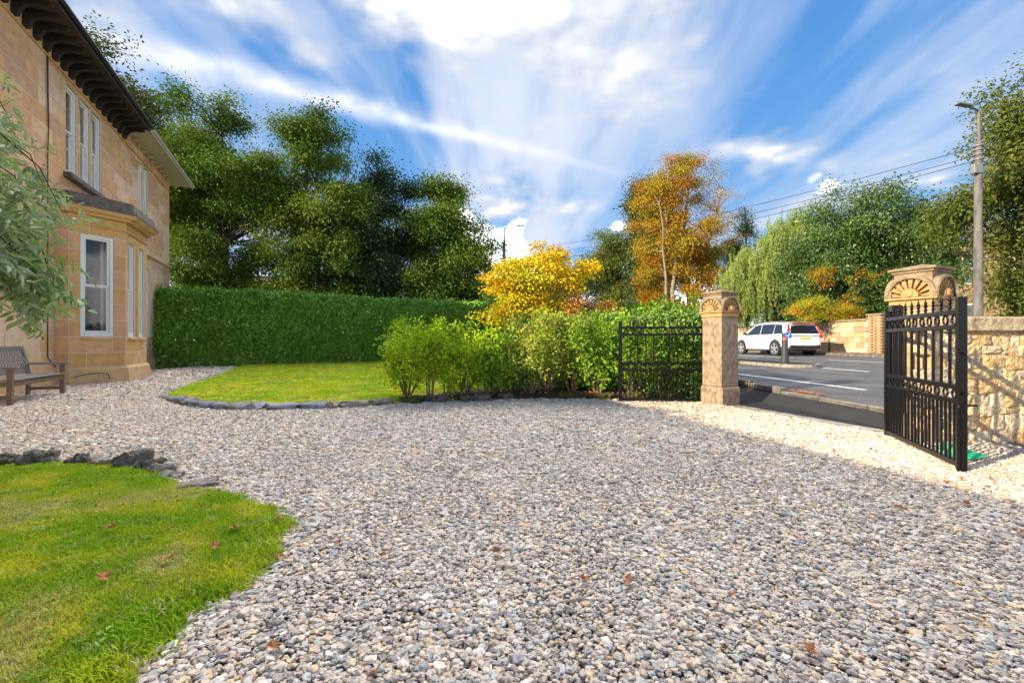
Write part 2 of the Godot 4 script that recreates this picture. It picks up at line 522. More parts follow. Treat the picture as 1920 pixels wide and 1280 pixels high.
func ashlar(owner_: Node3D, org: Vector3, dir: Vector3, outw: Vector3, length: float, ys: Array, openings: Array, blen: float, mats: Array, course := 0.42, thick := 0.30, joint := 0.018) -> void:
	# org, dir and outw in the owner's own axes; openings are [s0, s1, y0, y1]
	var bs := Basis(dir, Vector3.UP, outw)
	var cs := pieces(ys, course)
	var mort := G.new()
	var backing := G.new()
	for k in cs.size() - 1:
		var y0: float = cs[k]
		var y1: float = cs[k + 1]
		var spans := [[0.0, length]]
		for op in openings:
			if op[2] < y1 - 0.01 and op[3] > y0 + 0.01:
				var nx := []
				for sp in spans:
					if op[1] <= sp[0] or op[0] >= sp[1]:
						nx.append(sp)
						continue
					if op[0] > sp[0] + 0.02: nx.append([sp[0], op[0]])
					if op[1] < sp[1] - 0.02: nx.append([op[1], sp[1]])
				spans = nx
		for sp in spans:
			var len_: float = sp[1] - sp[0]
			var ym := (y0 + y1) * 0.5
			var i0: float = sp[0] + (0.005 if sp[0] > 0.01 else 0.0)
			var i1: float = sp[1] - (0.005 if sp[1] < length - 0.01 else 0.0)
			mort.box(org + dir * ((i0 + i1) * 0.5) + Vector3.UP * ym + outw * -0.03, Vector3(i1 - i0, y1 - y0, 0.044), bs)
			backing.box(org + dir * ((sp[0] + sp[1]) * 0.5) + Vector3.UP * ym + outw * (-0.055 - thick * 0.5), Vector3(len_, y1 - y0, thick), bs)
			var nb := maxi(1, roundi(len_ / blen))
			var cuts := [0.0]
			for j in range(1, nb):
				cuts.append((j + rng.randf_range(-0.28, 0.28) + (0.3 if k % 2 == 0 else -0.15)) / nb)
			cuts.append(1.0)
			for j in nb:
				var a: float = sp[0] + len_ * clampf(cuts[j], 0, 1)
				var b: float = sp[0] + len_ * clampf(cuts[j + 1], 0, 1)
				if b - a < 0.06:
					continue
				var sz := Vector3(b - a - joint, y1 - y0 - joint, 0.055)
				var key := Vector3i((sz * 100.0).round())
				var o := part(owner_, "stone", block(sz, 0.006), mats[rng.randi() % mats.size()])
				o.transform = Transform3D(bs * Basis.from_scale(sz / (Vector3(key) / 100.0)), org + dir * ((a + b) * 0.5) + Vector3.UP * ym + outw * (-0.0275 + rng.randf_range(-0.002, 0.002)))
	gpart(owner_, "joints", mort, M.mortar)
	gpart(owner_, "masonry", backing, M.dressed2)

func sash(villa: Node3D, org: Vector3, dir: Vector3, outw: Vector3, s0: float, s1: float, y0: float, y1: float, rec: float, curtain: Material) -> void:
	var bs := Basis(dir, Vector3.UP, outw)
	var w := s1 - s0
	var h := y1 - y0
	var cen := org + dir * ((s0 + s1) * 0.5) + Vector3.UP * y0 + outw * -rec
	var f := G.new()
	var bw := 0.075
	f.cbox(Vector3(-w * 0.5 + bw * 0.5, h * 0.5, 0), Vector3(bw, h, 0.09), 0.006)
	f.cbox(Vector3(w * 0.5 - bw * 0.5, h * 0.5, 0), Vector3(bw, h, 0.09), 0.006)
	f.cbox(Vector3(0, h - bw * 0.5, -0.002), Vector3(w - 2 * bw, bw, 0.084), 0.006)
	f.cbox(Vector3(0, 0.06, 0.012), Vector3(w - 2 * bw, 0.12, 0.115), 0.006)
	var win := gpart(villa, "window", f, M.white, Transform3D(bs, cen))
	var iw := w - 2 * bw
	for k in 2:
		var zc := -0.012 - 0.035 * (1 - k)
		var b0 := 0.12 if k == 0 else h * 0.5
		var b1 := h * 0.5 + 0.02 if k == 0 else h - bw
		var sg := G.new()
		var st := 0.05
		sg.box(Vector3(-iw * 0.5 + st * 0.5, (b0 + b1) * 0.5, zc), Vector3(st, b1 - b0, 0.032))
		sg.box(Vector3(iw * 0.5 - st * 0.5, (b0 + b1) * 0.5, zc), Vector3(st, b1 - b0, 0.032))
		sg.box(Vector3(0, b0 + 0.022, zc + 0.001), Vector3(iw - 2 * st, 0.044, 0.034))
		sg.box(Vector3(0, b1 - 0.022, zc + 0.001), Vector3(iw - 2 * st, 0.044, 0.034))
		gpart(win, "sash", sg, M.white)
		var pg := G.new()
		pg.quad(Vector3(-iw * 0.5 + st, b0 + 0.04, zc), Vector3(iw * 0.5 - st, b0 + 0.04, zc), Vector3(iw * 0.5 - st, b1 - 0.04, zc), Vector3(-iw * 0.5 + st, b1 - 0.04, zc), Vector3(0, 0, 1))
		gpart(win, "pane", pg, M.pane)
	var cg := G.new()
	var x := -iw * 0.5
	var nn := int(iw / 0.045)
	for k in nn:
		# hanging folds at both sides of the window
		var u := (k + 0.5) / nn
		if u > 0.16 and u < 0.84 and curtain != M.net:
			continue
		var xa := x + iw * k / nn
		var xb := x + iw * (k + 1) / nn
		var za := -0.20 - (0.03 if k % 2 == 0 else 0.0)
		var zb := -0.20 - (0.0 if k % 2 == 0 else 0.03)
		cg.quad(Vector3(xa, 0.1, za), Vector3(xb, 0.1, zb), Vector3(xb, h, zb), Vector3(xa, h, za), Vector3(0, 0, 1))
	gpart(win, "curtain", cg, curtain)

func offset_path(path: Array, d: float) -> Array:
	# path of Vector2 (x, z) in the villa's axes, moved outwards by d
	var out := []
	for i in path.size():
		var a: Vector2 = path[maxi(i - 1, 0)]
		var b: Vector2 = path[i]
		var c: Vector2 = path[mini(i + 1, path.size() - 1)]
		var t1 := (b - a).normalized() if i > 0 else (c - b).normalized()
		var t2 := (c - b).normalized() if i < path.size() - 1 else t1
		var na := Vector2(-t1.y, t1.x)
		var nb := Vector2(-t2.y, t2.x)
		var m := (na + nb).normalized()
		out.append(b + m * (d / maxf(0.4, m.dot(na))))
	return out

func band(path: Array, d0: float, d1: float, y0: float, y1: float, dtop := -1.0) -> G:
	# a moulding that follows the path: from d0 to d1 in front of it, y0 to y1
	var g := G.new()
	var pi_ := offset_path(path, d0)
	var po := offset_path(path, d1)
	var pt := offset_path(path, d1 if dtop < 0.0 else dtop)
	for i in path.size() - 1:
		var A := Vector3(po[i].x, y0, po[i].y)
		var B := Vector3(po[i + 1].x, y0, po[i + 1].y)
		var C := Vector3(pt[i + 1].x, y1, pt[i + 1].y)
		var D := Vector3(pt[i].x, y1, pt[i].y)
		var E := Vector3(pi_[i].x, y0, pi_[i].y)
		var F := Vector3(pi_[i + 1].x, y0, pi_[i + 1].y)
		var o := (A - E)
		g.quad(A, B, C, D, o)
		g.quad(E, F, B, A, Vector3.DOWN)
		g.quad(Vector3(E.x, y1, E.z), Vector3(F.x, y1, F.z), C, D, Vector3.UP)
	return g

func build_villa() -> void:
	var vb := Basis(HD, Vector3.UP, ND)
	var villa := thing("sandstone_villa", "two storey golden sandstone villa with bay window and bracketed eaves", "house", W0, vb)
	var X := Vector3(1, 0, 0)
	var Z := Vector3(0, 0, 1)
	var up_win := [[0.62, 1.32], [1.46, 2.14], [2.26, 2.92], [6.30, 6.84], [6.95, 7.47]]
	var ops := []
	for w in up_win:
		ops.append([w[0] + 3.2, w[1] + 3.2, 5.50, 7.86])
	ops.append([6.9 + 3.2, 7.7 + 3.2, 1.3, 4.0])
	ops.append([3.2 + 0.02, 3.2 + 3.33, 0.0, 4.36])
	var wall := Node3D.new()
	wall.name = "wall"
	villa.add_child(wall)
	ashlar(wall, X * -3.2, X, Z, 13.8, [0.0, 0.42, 1.3, 4.0, 4.36, 5.5, 7.86, 8.0, 8.45], ops, 1.0, M.ashlar)
	for w in up_win:
		sash(villa, Vector3.ZERO, X, Z, w[0], w[1], 5.50, 7.86, 0.11, M.net)
	sash(villa, Vector3.ZERO, X, Z, 6.9, 7.7, 1.3, 4.0, 0.10, M.net)
	# sills and string courses
	var g := G.new()
	g.cbox(Vector3(1.77, 5.43, 0.05), Vector3(2.6, 0.14, 0.24), 0.015)
	gpart(villa, "window_sill", g, M.soot)
	g = G.new()
	g.cbox(Vector3(6.88, 5.43, 0.05), Vector3(1.45, 0.14, 0.24), 0.015)
	gpart(villa, "window_sill", g, M.dressed2)
	g = G.new()
	g.cbox(Vector3(7.0, 4.52, 0.03), Vector3(7.25, 0.10, 0.10), 0.02)
	gpart(villa, "string_course", g, M.dressed2)
	g = G.new()
	g.cbox(Vector3(3.72, 7.99, 0.015), Vector3(13.84, 0.05, 0.06), 0.012)
	gpart(villa, "frieze_moulding", g, M.dressed)
	g = G.new()
	g.cbox(Vector3(-1.6, 0.2, 0.02), Vector3(3.2, 0.44, 0.09), 0.02)
	g.cbox(Vector3(7.0, 0.2, 0.02), Vector3(7.2, 0.44, 0.09), 0.02)
	gpart(villa, "wall_plinth", g, M.dressed2)
	# body of the house behind the front wall
	g = G.new()
	g.box(Vector3(3.7, 4.2, -6.9), Vector3(13.5, 8.4, 5.4))
	g.box(Vector3(3.7, 4.7, -2.35), Vector3(13.5, 0.25, 3.9))
	g.box(Vector3(3.7, 8.40, -2.0), Vector3(13.5, 0.06, 3.2))
	gpart(villa, "inner_rooms", g, M.room)
	g = G.new()
	g.box(Vector3(10.54, 4.2, -4.9), Vector3(0.12, 8.4, 9.1))
	g.box(Vector3(-3.14, 4.2, -4.9), Vector3(0.12, 8.4, 9.1))
	gpart(villa, "side_wall", g, M.ashlar[1])
	# bay
	var path := [Vector2(0, 0), Vector2(0, 0.28), Vector2(0.765, 1.19), Vector2(2.585, 1.19), Vector2(3.35, 0.28), Vector2(3.35, 0)]
	var bay := Node3D.new()
	bay.name = "bay"
	villa.add_child(bay)
	for i in 5:
		var a: Vector2 = path[i]
		var b: Vector2 = path[i + 1]
		var d2 := (b - a).normalized()
		var d := Vector3(d2.x, 0, d2.y)
		var o := Vector3(-d2.y, 0, d2.x)
		var ln := a.distance_to(b)
		var org := Vector3(a.x, 0, a.y)
		var op := []
		if i == 1 or i == 3:
			op = [[0.23, 0.92, 1.24, 3.88]]
		elif i == 2:
			op = [[0.20, 0.80, 1.24, 3.88], [1.02, 1.62, 1.24, 3.88]]
		ashlar(bay, org, d, o, ln, [0.0, 0.42, 1.24, 3.88, 4.36], op, 0.75, [M.ashlar[0], M.ashlar[2], M.ashlar[4], M.dressed], 0.44, 0.10)
		for w in op:
			sash(villa, org, d, o, w[0], w[1], w[2], w[3], 0.105 if i == 2 else 0.075, M.curtain)
			var sg := G.new()
			sg.cbox(org + d * ((w[0] + w[1]) * 0.5) + Vector3(0, 1.20, 0) + o * 0.0, Vector3(w[1] - w[0] - 0.01, 0.09, 0.12), 0.02, Basis(d, Vector3.UP, o))
			gpart(bay, "sill", sg, M.dressed2)
		# arris posts and mullions of dressed stone
		if i == 2:
			var mg := G.new()
			mg.cbox(org + d * 0.91 + Vector3(0, 2.56, 0) + o * -0.015, Vector3(0.16, 2.63, 0.09), 0.025, Basis(d, Vector3.UP, o))
			gpart(bay, "mullion", mg, M.dressed)
	gpart(bay, "plinth", band(path, 0.002, 0.09, 0.0, 0.40, 0.07), M.dressed2)
	gpart(bay, "plinth_weathering", band(path, 0.001, 0.069, 0.40, 0.47, 0.004), M.dressed2)
	gpart(bay, "lintel_band", band(path, 0.002, 0.035, 4.10, 4.14), M.dressed)
	gpart(bay, "cornice", band(path, 0.002, 0.11, 4.36, 4.44, 0.14), M.dressed)
	gpart(bay, "cornice", band(path, 0.002, 0.19, 4.44, 4.53, 0.26), M.dressed2)
	gpart(bay, "cornice", band(path, 0.002, 0.28, 4.53, 4.585), M.soot)
	gpart(bay, "parapet", band(path, -0.1, 0.22, 4.585, 4.86, 0.17), M.soot)
	g = G.new()
	var rp := PackedVector2Array()
	for p in offset_path(path, 0.12):
		rp.append(p)
	g.prism(rp, -0.03, 0.03, Transform3D(Basis(X, Z, Vector3.UP), Vector3(0, 4.83, 0)))
	gpart(bay, "bay_roof", g, M.lead)
	g = G.new()
	for k in 5:
		g.cbox(Vector3(0.52, 0.12 + 0.028 * k, 0.93) + Vector3(0.05, 0, 0.06), Vector3(0.24, 0.014, 0.02), 0.003, Basis(Vector3(0.643, 0, 0.766), Vector3.UP, Vector3(-0.766, 0, 0.643)))
	gpart(bay, "air_vent", g, M.dressed)
	# eaves: dark bracketed part and white boxed part
	var x0 := -3.9
	var xm := 4.75
	var x1 := 11.25
	g = G.new()
	g.box(Vector3((x0 + xm) * 0.5, 8.475, 0.30), Vector3(xm - x0, 0.03, 0.88))
	gpart(villa, "soffit", g, M.darkboard)
	g = G.new()
	for k in 6:
		g.box(Vector3((xm + x1) * 0.5, 8.47 + 0.003 * (k % 2), -0.08 + 0.14 * k), Vector3(x1 - xm, 0.03, 0.136))
	gpart(villa, "soffit", g, M.soffit)
	var pr := PackedVector2Array([Vector2(0, 0), Vector2(0.60, 0), Vector2(0.60, -0.09), Vector2(0.50, -0.13), Vector2(0.34, -0.14), Vector2(0.20, -0.20), Vector2(0.13, -0.30), Vector2(0.10, -0.42), Vector2(0.0, -0.44)])
	var bm := G.new()
	bm.prism(pr, -0.055, 0.055, Transform3D(Basis(Z, Vector3.UP, -X), Vector3.ZERO))
	var bmesh := bm.mesh()
	var bx := -3.1
	while bx < xm - 0.1:
		part(villa, "bracket", bmesh, M.blackwood, Transform3D(Basis.IDENTITY, Vector3(bx, 8.459, 0.012)))
		bx += 0.43
	var dm := G.new()
	dm.prism(PackedVector2Array([Vector2(0, 0), Vector2(0.22, 0), Vector2(0.20, -0.05), Vector2(0.06, -0.12), Vector2(0, -0.13)]), -0.05, 0.05, Transform3D(Basis(Z, Vector3.UP, -X), Vector3.ZERO))
	var dmesh := dm.mesh()
	bx = xm + 0.35
	while bx < 10.6:
		part(villa, "dentil", dmesh, M.soffit, Transform3D(Basis.IDENTITY, Vector3(bx, 8.452, 0.012)))
		bx += 0.55
	g = G.new()
	g.cbox(Vector3((x0 + xm) * 0.5, 8.54, 0.745), Vector3(xm - x0, 0.17, 0.03), 0.005)
	gpart(villa, "fascia", g, M.gutter)
	g = G.new()
	g.cbox(Vector3((x0 + x1) * 0.5, 8.575, 0.81), Vector3(x1 - x0, 0.10, 0.10), 0.035)
	gpart(villa, "gutter", g, M.gutter)
	g = G.new()
	g.cbox(Vector3((xm + x1) * 0.5, 8.535, 0.750), Vector3(x1 - xm, 0.20, 0.04), 0.005)
	g.cbox(Vector3((xm + x1) * 0.5, 8.50, 0.835), Vector3(x1 - xm, 0.03, 0.09), 0.01)
	gpart(villa, "fascia", g, M.white)
	g = G.new()
	g.quad(Vector3(x0, 8.63, 0.80), Vector3(x1, 8.63, 0.80), Vector3(x1 - 5.5, 11.0, -5.0), Vector3(x0 + 5.0, 11.0, -5.0), Vector3(0, 1, 0.3))
	g.quad(Vector3(x0, 8.63, -10.2), Vector3(x1, 8.63, -10.2), Vector3(x1 - 5.5, 11.0, -5.0), Vector3(x0 + 5.0, 11.0, -5.0), Vector3(0, 1, -0.3))
	g.tri(Vector3(x1, 8.63, 0.80), Vector3(x1, 8.63, -10.2), Vector3(x1 - 5.5, 11.0, -5.0), Vector3(0.3, 1, 0))
	g.tri(Vector3(x0, 8.63, 0.80), Vector3(x0, 8.63, -10.2), Vector3(x0 + 5.0, 11.0, -5.0), Vector3(-0.3, 1, 0))
	g.quad(Vector3(x0, 8.60, 0.76), Vector3(x1, 8.60, 0.76), Vector3(x1, 8.60, -10.2), Vector3(x0, 8.60, -10.2), Vector3.DOWN)
	gpart(villa, "roof", g, M.slate)
	# black cable down the wall and along the bay
	g = G.new()
	g.tube([Vector3(-0.36, 8.4, 0.02), Vector3(-0.37, 7.2, 0.03), Vector3(-0.33, 6.4, 0.025), Vector3(-0.36, 5.6, 0.02), Vector3(-0.36, 3.0, 0.02), Vector3(-0.36, 0.75, 0.02), Vector3(-0.30, 0.6, 0.06), Vector3(-0.16, 0.5, 0.09)], [0.011, 0.011, 0.011, 0.011, 0.011, 0.011, 0.011, 0.011], 6)
	g.tube([Vector3(-0.40, 8.4, 0.02), Vector3(-0.40, 7.0, 0.03), Vector3(-0.345, 6.3, 0.025)], [0.009, 0.009, 0.009], 6)
	g.tube([Vector3(-0.12, 0.22, 0.40), Vector3(0.12, 0.28, 0.55), Vector3(0.30, 0.30, 0.77), Vector3(0.42, 0.27, 0.91), Vector3(0.45, 0.12, 0.95)], [0.011, 0.011, 0.011, 0.011, 0.011], 6)
	gpart(villa, "cable", g, M.cable)
	# unseen lower wing, shaped and turned to cast the shadow on the drive
	var wg := G.new()
	var F1 := Vector3(-7.75, 0, -6.2)
	var dw := Vector3(0.29, 0, 0.957)
	var wb := Basis(dw, Vector3.UP, Vector3(-0.957, 0, 0.29))
	var inv := villa.transform.affine_inverse()
	wg.box(F1 + dw * 5.6 + Vector3(0, 1.95, 0) + wb.z * 3.2, Vector3(11.2, 3.9, 6.0), wb)
	var wx := gpart(villa, "unseen_shade_wing", wg, M.ashlar[1], inv)
	var lk := G.new()
	lk.box(Vector3(-5.2, 2.6, -4.6), Vector3(3.9, 5.2, 7.0))
	gpart(villa, "sun_leak_block", lk, M.ashlar[1])  # unseen block added to stop sun leaking between wing and villa
	wg = G.new()
	wg.cbox(F1 + dw * 5.6 + Vector3(0, 3.98, 0) + wb.z * 3.1, Vector3(11.5, 0.16, 6.4), 0.03, wb)
	gpart(wx, "unseen_wing_parapet", wg, M.dressed2)

func build_bench() -> void:
	var vb := Basis(HD, Vector3.UP, ND)
	var b := thing("garden_bench", "weathered grey slatted wooden garden bench against the villa wall", "bench", W0 + HD * -3.32 + ND * 0.75, vb)
	var g: G
	for sx in [-1.0, 1.0]:
		var x: float = sx * 0.93
		g = G.new()
		g.cbox(Vector3(x, 0.325, 0.28), Vector3(0.075, 0.65, 0.075), 0.006)
		gpart(b, "leg", g, M.teakbrown)
		g = G.new()
		g.tube([Vector3(x, 0.0, -0.26), Vector3(x, 0.42, -0.24), Vector3(x, 0.75, -0.29), Vector3(x, 1.02, -0.36)], [0.042, 0.042, 0.038, 0.036], 4)
		gpart(b, "leg", g, M.teak)
		g = G.new()
		g.cbox(Vector3(x, 0.67, 0.03), Vector3(0.095, 0.035, 0.72), 0.008)
		gpart(b, "armrest", g, M.teak)
		g = G.new()
		g.cbox(Vector3(x, 0.16, 0.0), Vector3(0.035, 0.06, 0.5), 0.005)
		gpart(b, "stretcher", g, M.teakbrown)
		g = G.new()
		g.cbox(Vector3(x, 0.385, 0.01), Vector3(0.04, 0.085, 0.48), 0.005)
		gpart(b, "seat_rail", g, M.teakbrown)
	g = G.new()
	g.cbox(Vector3(0, 0.385, 0.285), Vector3(1.79, 0.09, 0.035), 0.005)
	gpart(b, "seat_rail", g, M.teakbrown)
	for k in 6:
		g = G.new()
		g.cbox(Vector3(0, 0.445 + 0.006 * absf(k - 2.0), 0.30 - 0.095 * k), Vector3(1.80, 0.024, 0.074), 0.006)
		gpart(b, "seat_slat", g, M.teak)
	g = G.new()
	g.cbox(Vector3(0, 0.985, -0.355), Vector3(1.80, 0.10, 0.035), 0.012, Basis(Vector3(1, 0, 0), 0.22))
	gpart(b, "top_rail", g, M.teak)
	g = G.new()
	g.cbox(Vector3(0, 0.52, -0.25), Vector3(1.80, 0.07, 0.035), 0.006)
	gpart(b, "back_rail", g, M.teak)
	var sl := G.new()
	var pts := [Vector2(-0.25, 0.55), Vector2(-0.235, 0.64), Vector2(-0.265, 0.74), Vector2(-0.325, 0.82), Vector2(-0.34, 0.95)]
	for i in 4:
		var p := Vector3(0, pts[i].y, pts[i].x)
		var q := Vector3(0, pts[i + 1].y, pts[i + 1].x)
		var w := Vector3(0.022, 0, 0)
		var t := (q - p).cross(w).normalized() * 0.007
		sl.quad(p - w + t, p + w + t, q + w + t, q - w + t, t)
		sl.quad(p - w - t, p + w - t, q + w - t, q - w - t, -t)
		sl.quad(p - w - t, p - w + t, q - w + t, q - w - t, -w)
		sl.quad(p + w - t, p + w + t, q + w + t, q + w - t, w)
	var sm := sl.mesh()
	for k in 20:
		part(b, "back_slat", sm, M.teak, Transform3D(Basis.IDENTITY, Vector3(-0.84 + 1.68 * k / 19.0, 0, 0)))

# ---------------------------------------------------------------- gateway
func build_pillar(corner: Vector3, lift: float, shaft_mat: Material, label: String) -> void:
	var o := thing("gate_pillar", label, "gate pillar", corner + HD * 0.21 + ND * 0.21 + Vector3.UP * lift, Basis(ND, Vector3.UP, -HD), "carved stone gate pillars")
	var g := G.new()
	g.cbox(Vector3(0, 0.155, 0), Vector3(0.475, 0.35, 0.475), 0.03)
	gpart(o, "plinth", g, shaft_mat)
	g = G.new()
	g.cbox(Vector3(0, 0.94, 0), Vector3(0.42, 1.214, 0.42), 0.012)
	gpart(o, "shaft", g, shaft_mat)
	g = G.new()
	g.cbox(Vector3(0, 1.585, 0), Vector3(0.435, 0.07, 0.435), 0.006)
	gpart(o, "frieze", g, M.carved)
	g = G.new()
	g.cbox(Vector3(0, 1.638, 0), Vector3(0.50, 0.03, 0.50), 0.008)
	gpart(o, "moulding", g, M.carved)
	g = G.new()
	g.cbox(Vector3(0, 1.80, 0), Vector3(0.36, 0.30, 0.36), 0.006)
	gpart(o, "core", g, M.cap)
	# four barrel hoods with a carved fan in each
	for k in 4:
		var bs := Basis(Vector3.UP, k * PI * 0.5)
		var hood := G.new()
		var r1 := 0.247
		var r0 := 0.212
		var zf := 0.25
		var zr := 0.204
		var y0 := 1.653
		for i in 18:
			var a0 := PI * i / 18.0
			var a1 := PI * (i + 1) / 18.0
			var c0 := Vector3(cos(a0), sin(a0) * 1.0, 0)
			var c1 := Vector3(cos(a1), sin(a1) * 1.0, 0)
			var O := Vector3(0, y0, 0)
			var za := Vector3(0, 0, zf)
			var zb := Vector3(0, 0, 0.178)
			hood.t3(bs * (O + c0 * r1 + za), bs * (O + c1 * r1 + za), bs * (O + c1 * r1 + zb), bs * c0, bs * c1, bs * c1)
			hood.t3(bs * (O + c0 * r1 + za), bs * (O + c1 * r1 + zb), bs * (O + c0 * r1 + zb), bs * c0, bs * c1, bs * c0)
			hood.quad(bs * (O + c0 * r1 + za), bs * (O + c1 * r1 + za), bs * (O + c1 * r0 + za), bs * (O + c0 * r0 + za), bs * za)
			hood.quad(bs * (O + c0 * r0 + za), bs * (O + c1 * r0 + za), bs * (O + c1 * r0 + Vector3(0, 0, zr - 0.019)), bs * (O + c0 * r0 + Vector3(0, 0, zr - 0.019)), bs * -c0)
			hood.tri(bs * (O + Vector3(0, 0, zr - 0.019)), bs * (O + c0 * r0 + Vector3(0, 0, zr - 0.019)), bs * (O + c1 * r0 + Vector3(0, 0, zr - 0.019)), bs * za)
		hood.ring(bs * Vector3(0, y0, 0.247), 0.229, 0.009, bs, 0.0, PI, 20, 6)
		var hm := gpart(o, "hood", hood, M.cap)
		# petals of the fan, with open grooves between them
		for p in 9:
			var m := PI * (p + 0.5) / 9.0
			var hw := PI / 9.0 * 0.5 - 0.062
			var pg := G.new()
			var ri := 0.098
			var ro := 0.205
			var i0 := Vector3(cos(m - hw * 0.6), sin(m - hw * 0.6), 0) * ri
			var i1 := Vector3(cos(m + hw * 0.6), sin(m + hw * 0.6), 0) * ri
			var o0 := Vector3(cos(m - hw), sin(m - hw), 0) * ro
			var o1 := Vector3(cos(m + hw), sin(m + hw), 0) * ro
			var mi := Vector3(cos(m), sin(m), 0)
			var zb2 := Vector3(0, y0, zr - 0.018)
			var zt := Vector3(0, y0, zr + 0.022)
			var zm := Vector3(0, y0, zr + 0.012)
			pg.quad(bs * (i0 + zt), bs * (o0 + zt), bs * (mi * ro + zm), bs * (mi * ri + zm), bs * Vector3(0, 0, 1))
			pg.quad(bs * (mi * ri + zm), bs * (mi * ro + zm), bs * (o1 + zt), bs * (i1 + zt), bs * Vector3(0, 0, 1))
			pg.quad(bs * (i0 + zt), bs * (o0 + zt), bs * (o0 + zb2), bs * (i0 + zb2), bs * (i0 - i1))
			pg.quad(bs * (i1 + zt), bs * (o1 + zt), bs * (o1 + zb2), bs * (i1 + zb2), bs * (i1 - i0))
			gpart(hm, "petal", pg, M.carved)
		var bg := G.new()
		var pl := PackedVector2Array([Vector2(-0.082, 0)])
		for i in 13:
			pl.append(Vector2(-0.082 * cos(PI * i / 12.0), 0.082 * sin(PI * i / 12.0) + 0.012))
		pl.append(Vector2(0.082, 0))
		bg.prism(pl, zr - 0.02, zr + 0.048, Transform3D(bs, bs * Vector3(0, y0 + 0.001, 0)))
		bg.lathe(bs * Vector3(0, y0 + 0.042, zr + 0.046), [Vector2(0.040, 0), Vector2(0.039, 0.012), Vector2(0.030, 0.019), Vector2(0.0, 0.021)], 14, bs * Basis(Vector3(1, 0, 0), PI * 0.5))
		gpart(hm, "boss", bg, M.carved)
	g = G.new()
	g.cbox(Vector3(0, 1.948, 0), Vector3(0.40, 0.03, 0.40), 0.006)
	g.cbox(Vector3(0, 1.976, 0), Vector3(0.455, 0.03, 0.455), 0.008)
	var apex := Vector3(0, 2.04, 0)
	var cs := [Vector3(-0.224, 1.99, -0.224), Vector3(0.224, 1.99, -0.224), Vector3(0.224, 1.99, 0.224), Vector3(-0.224, 1.99, 0.224)]
	for k in 4:
		g.tri(cs[k], cs[(k + 1) % 4], apex, Vector3.UP)
	gpart(o, "cap_stone", g, M.cap)

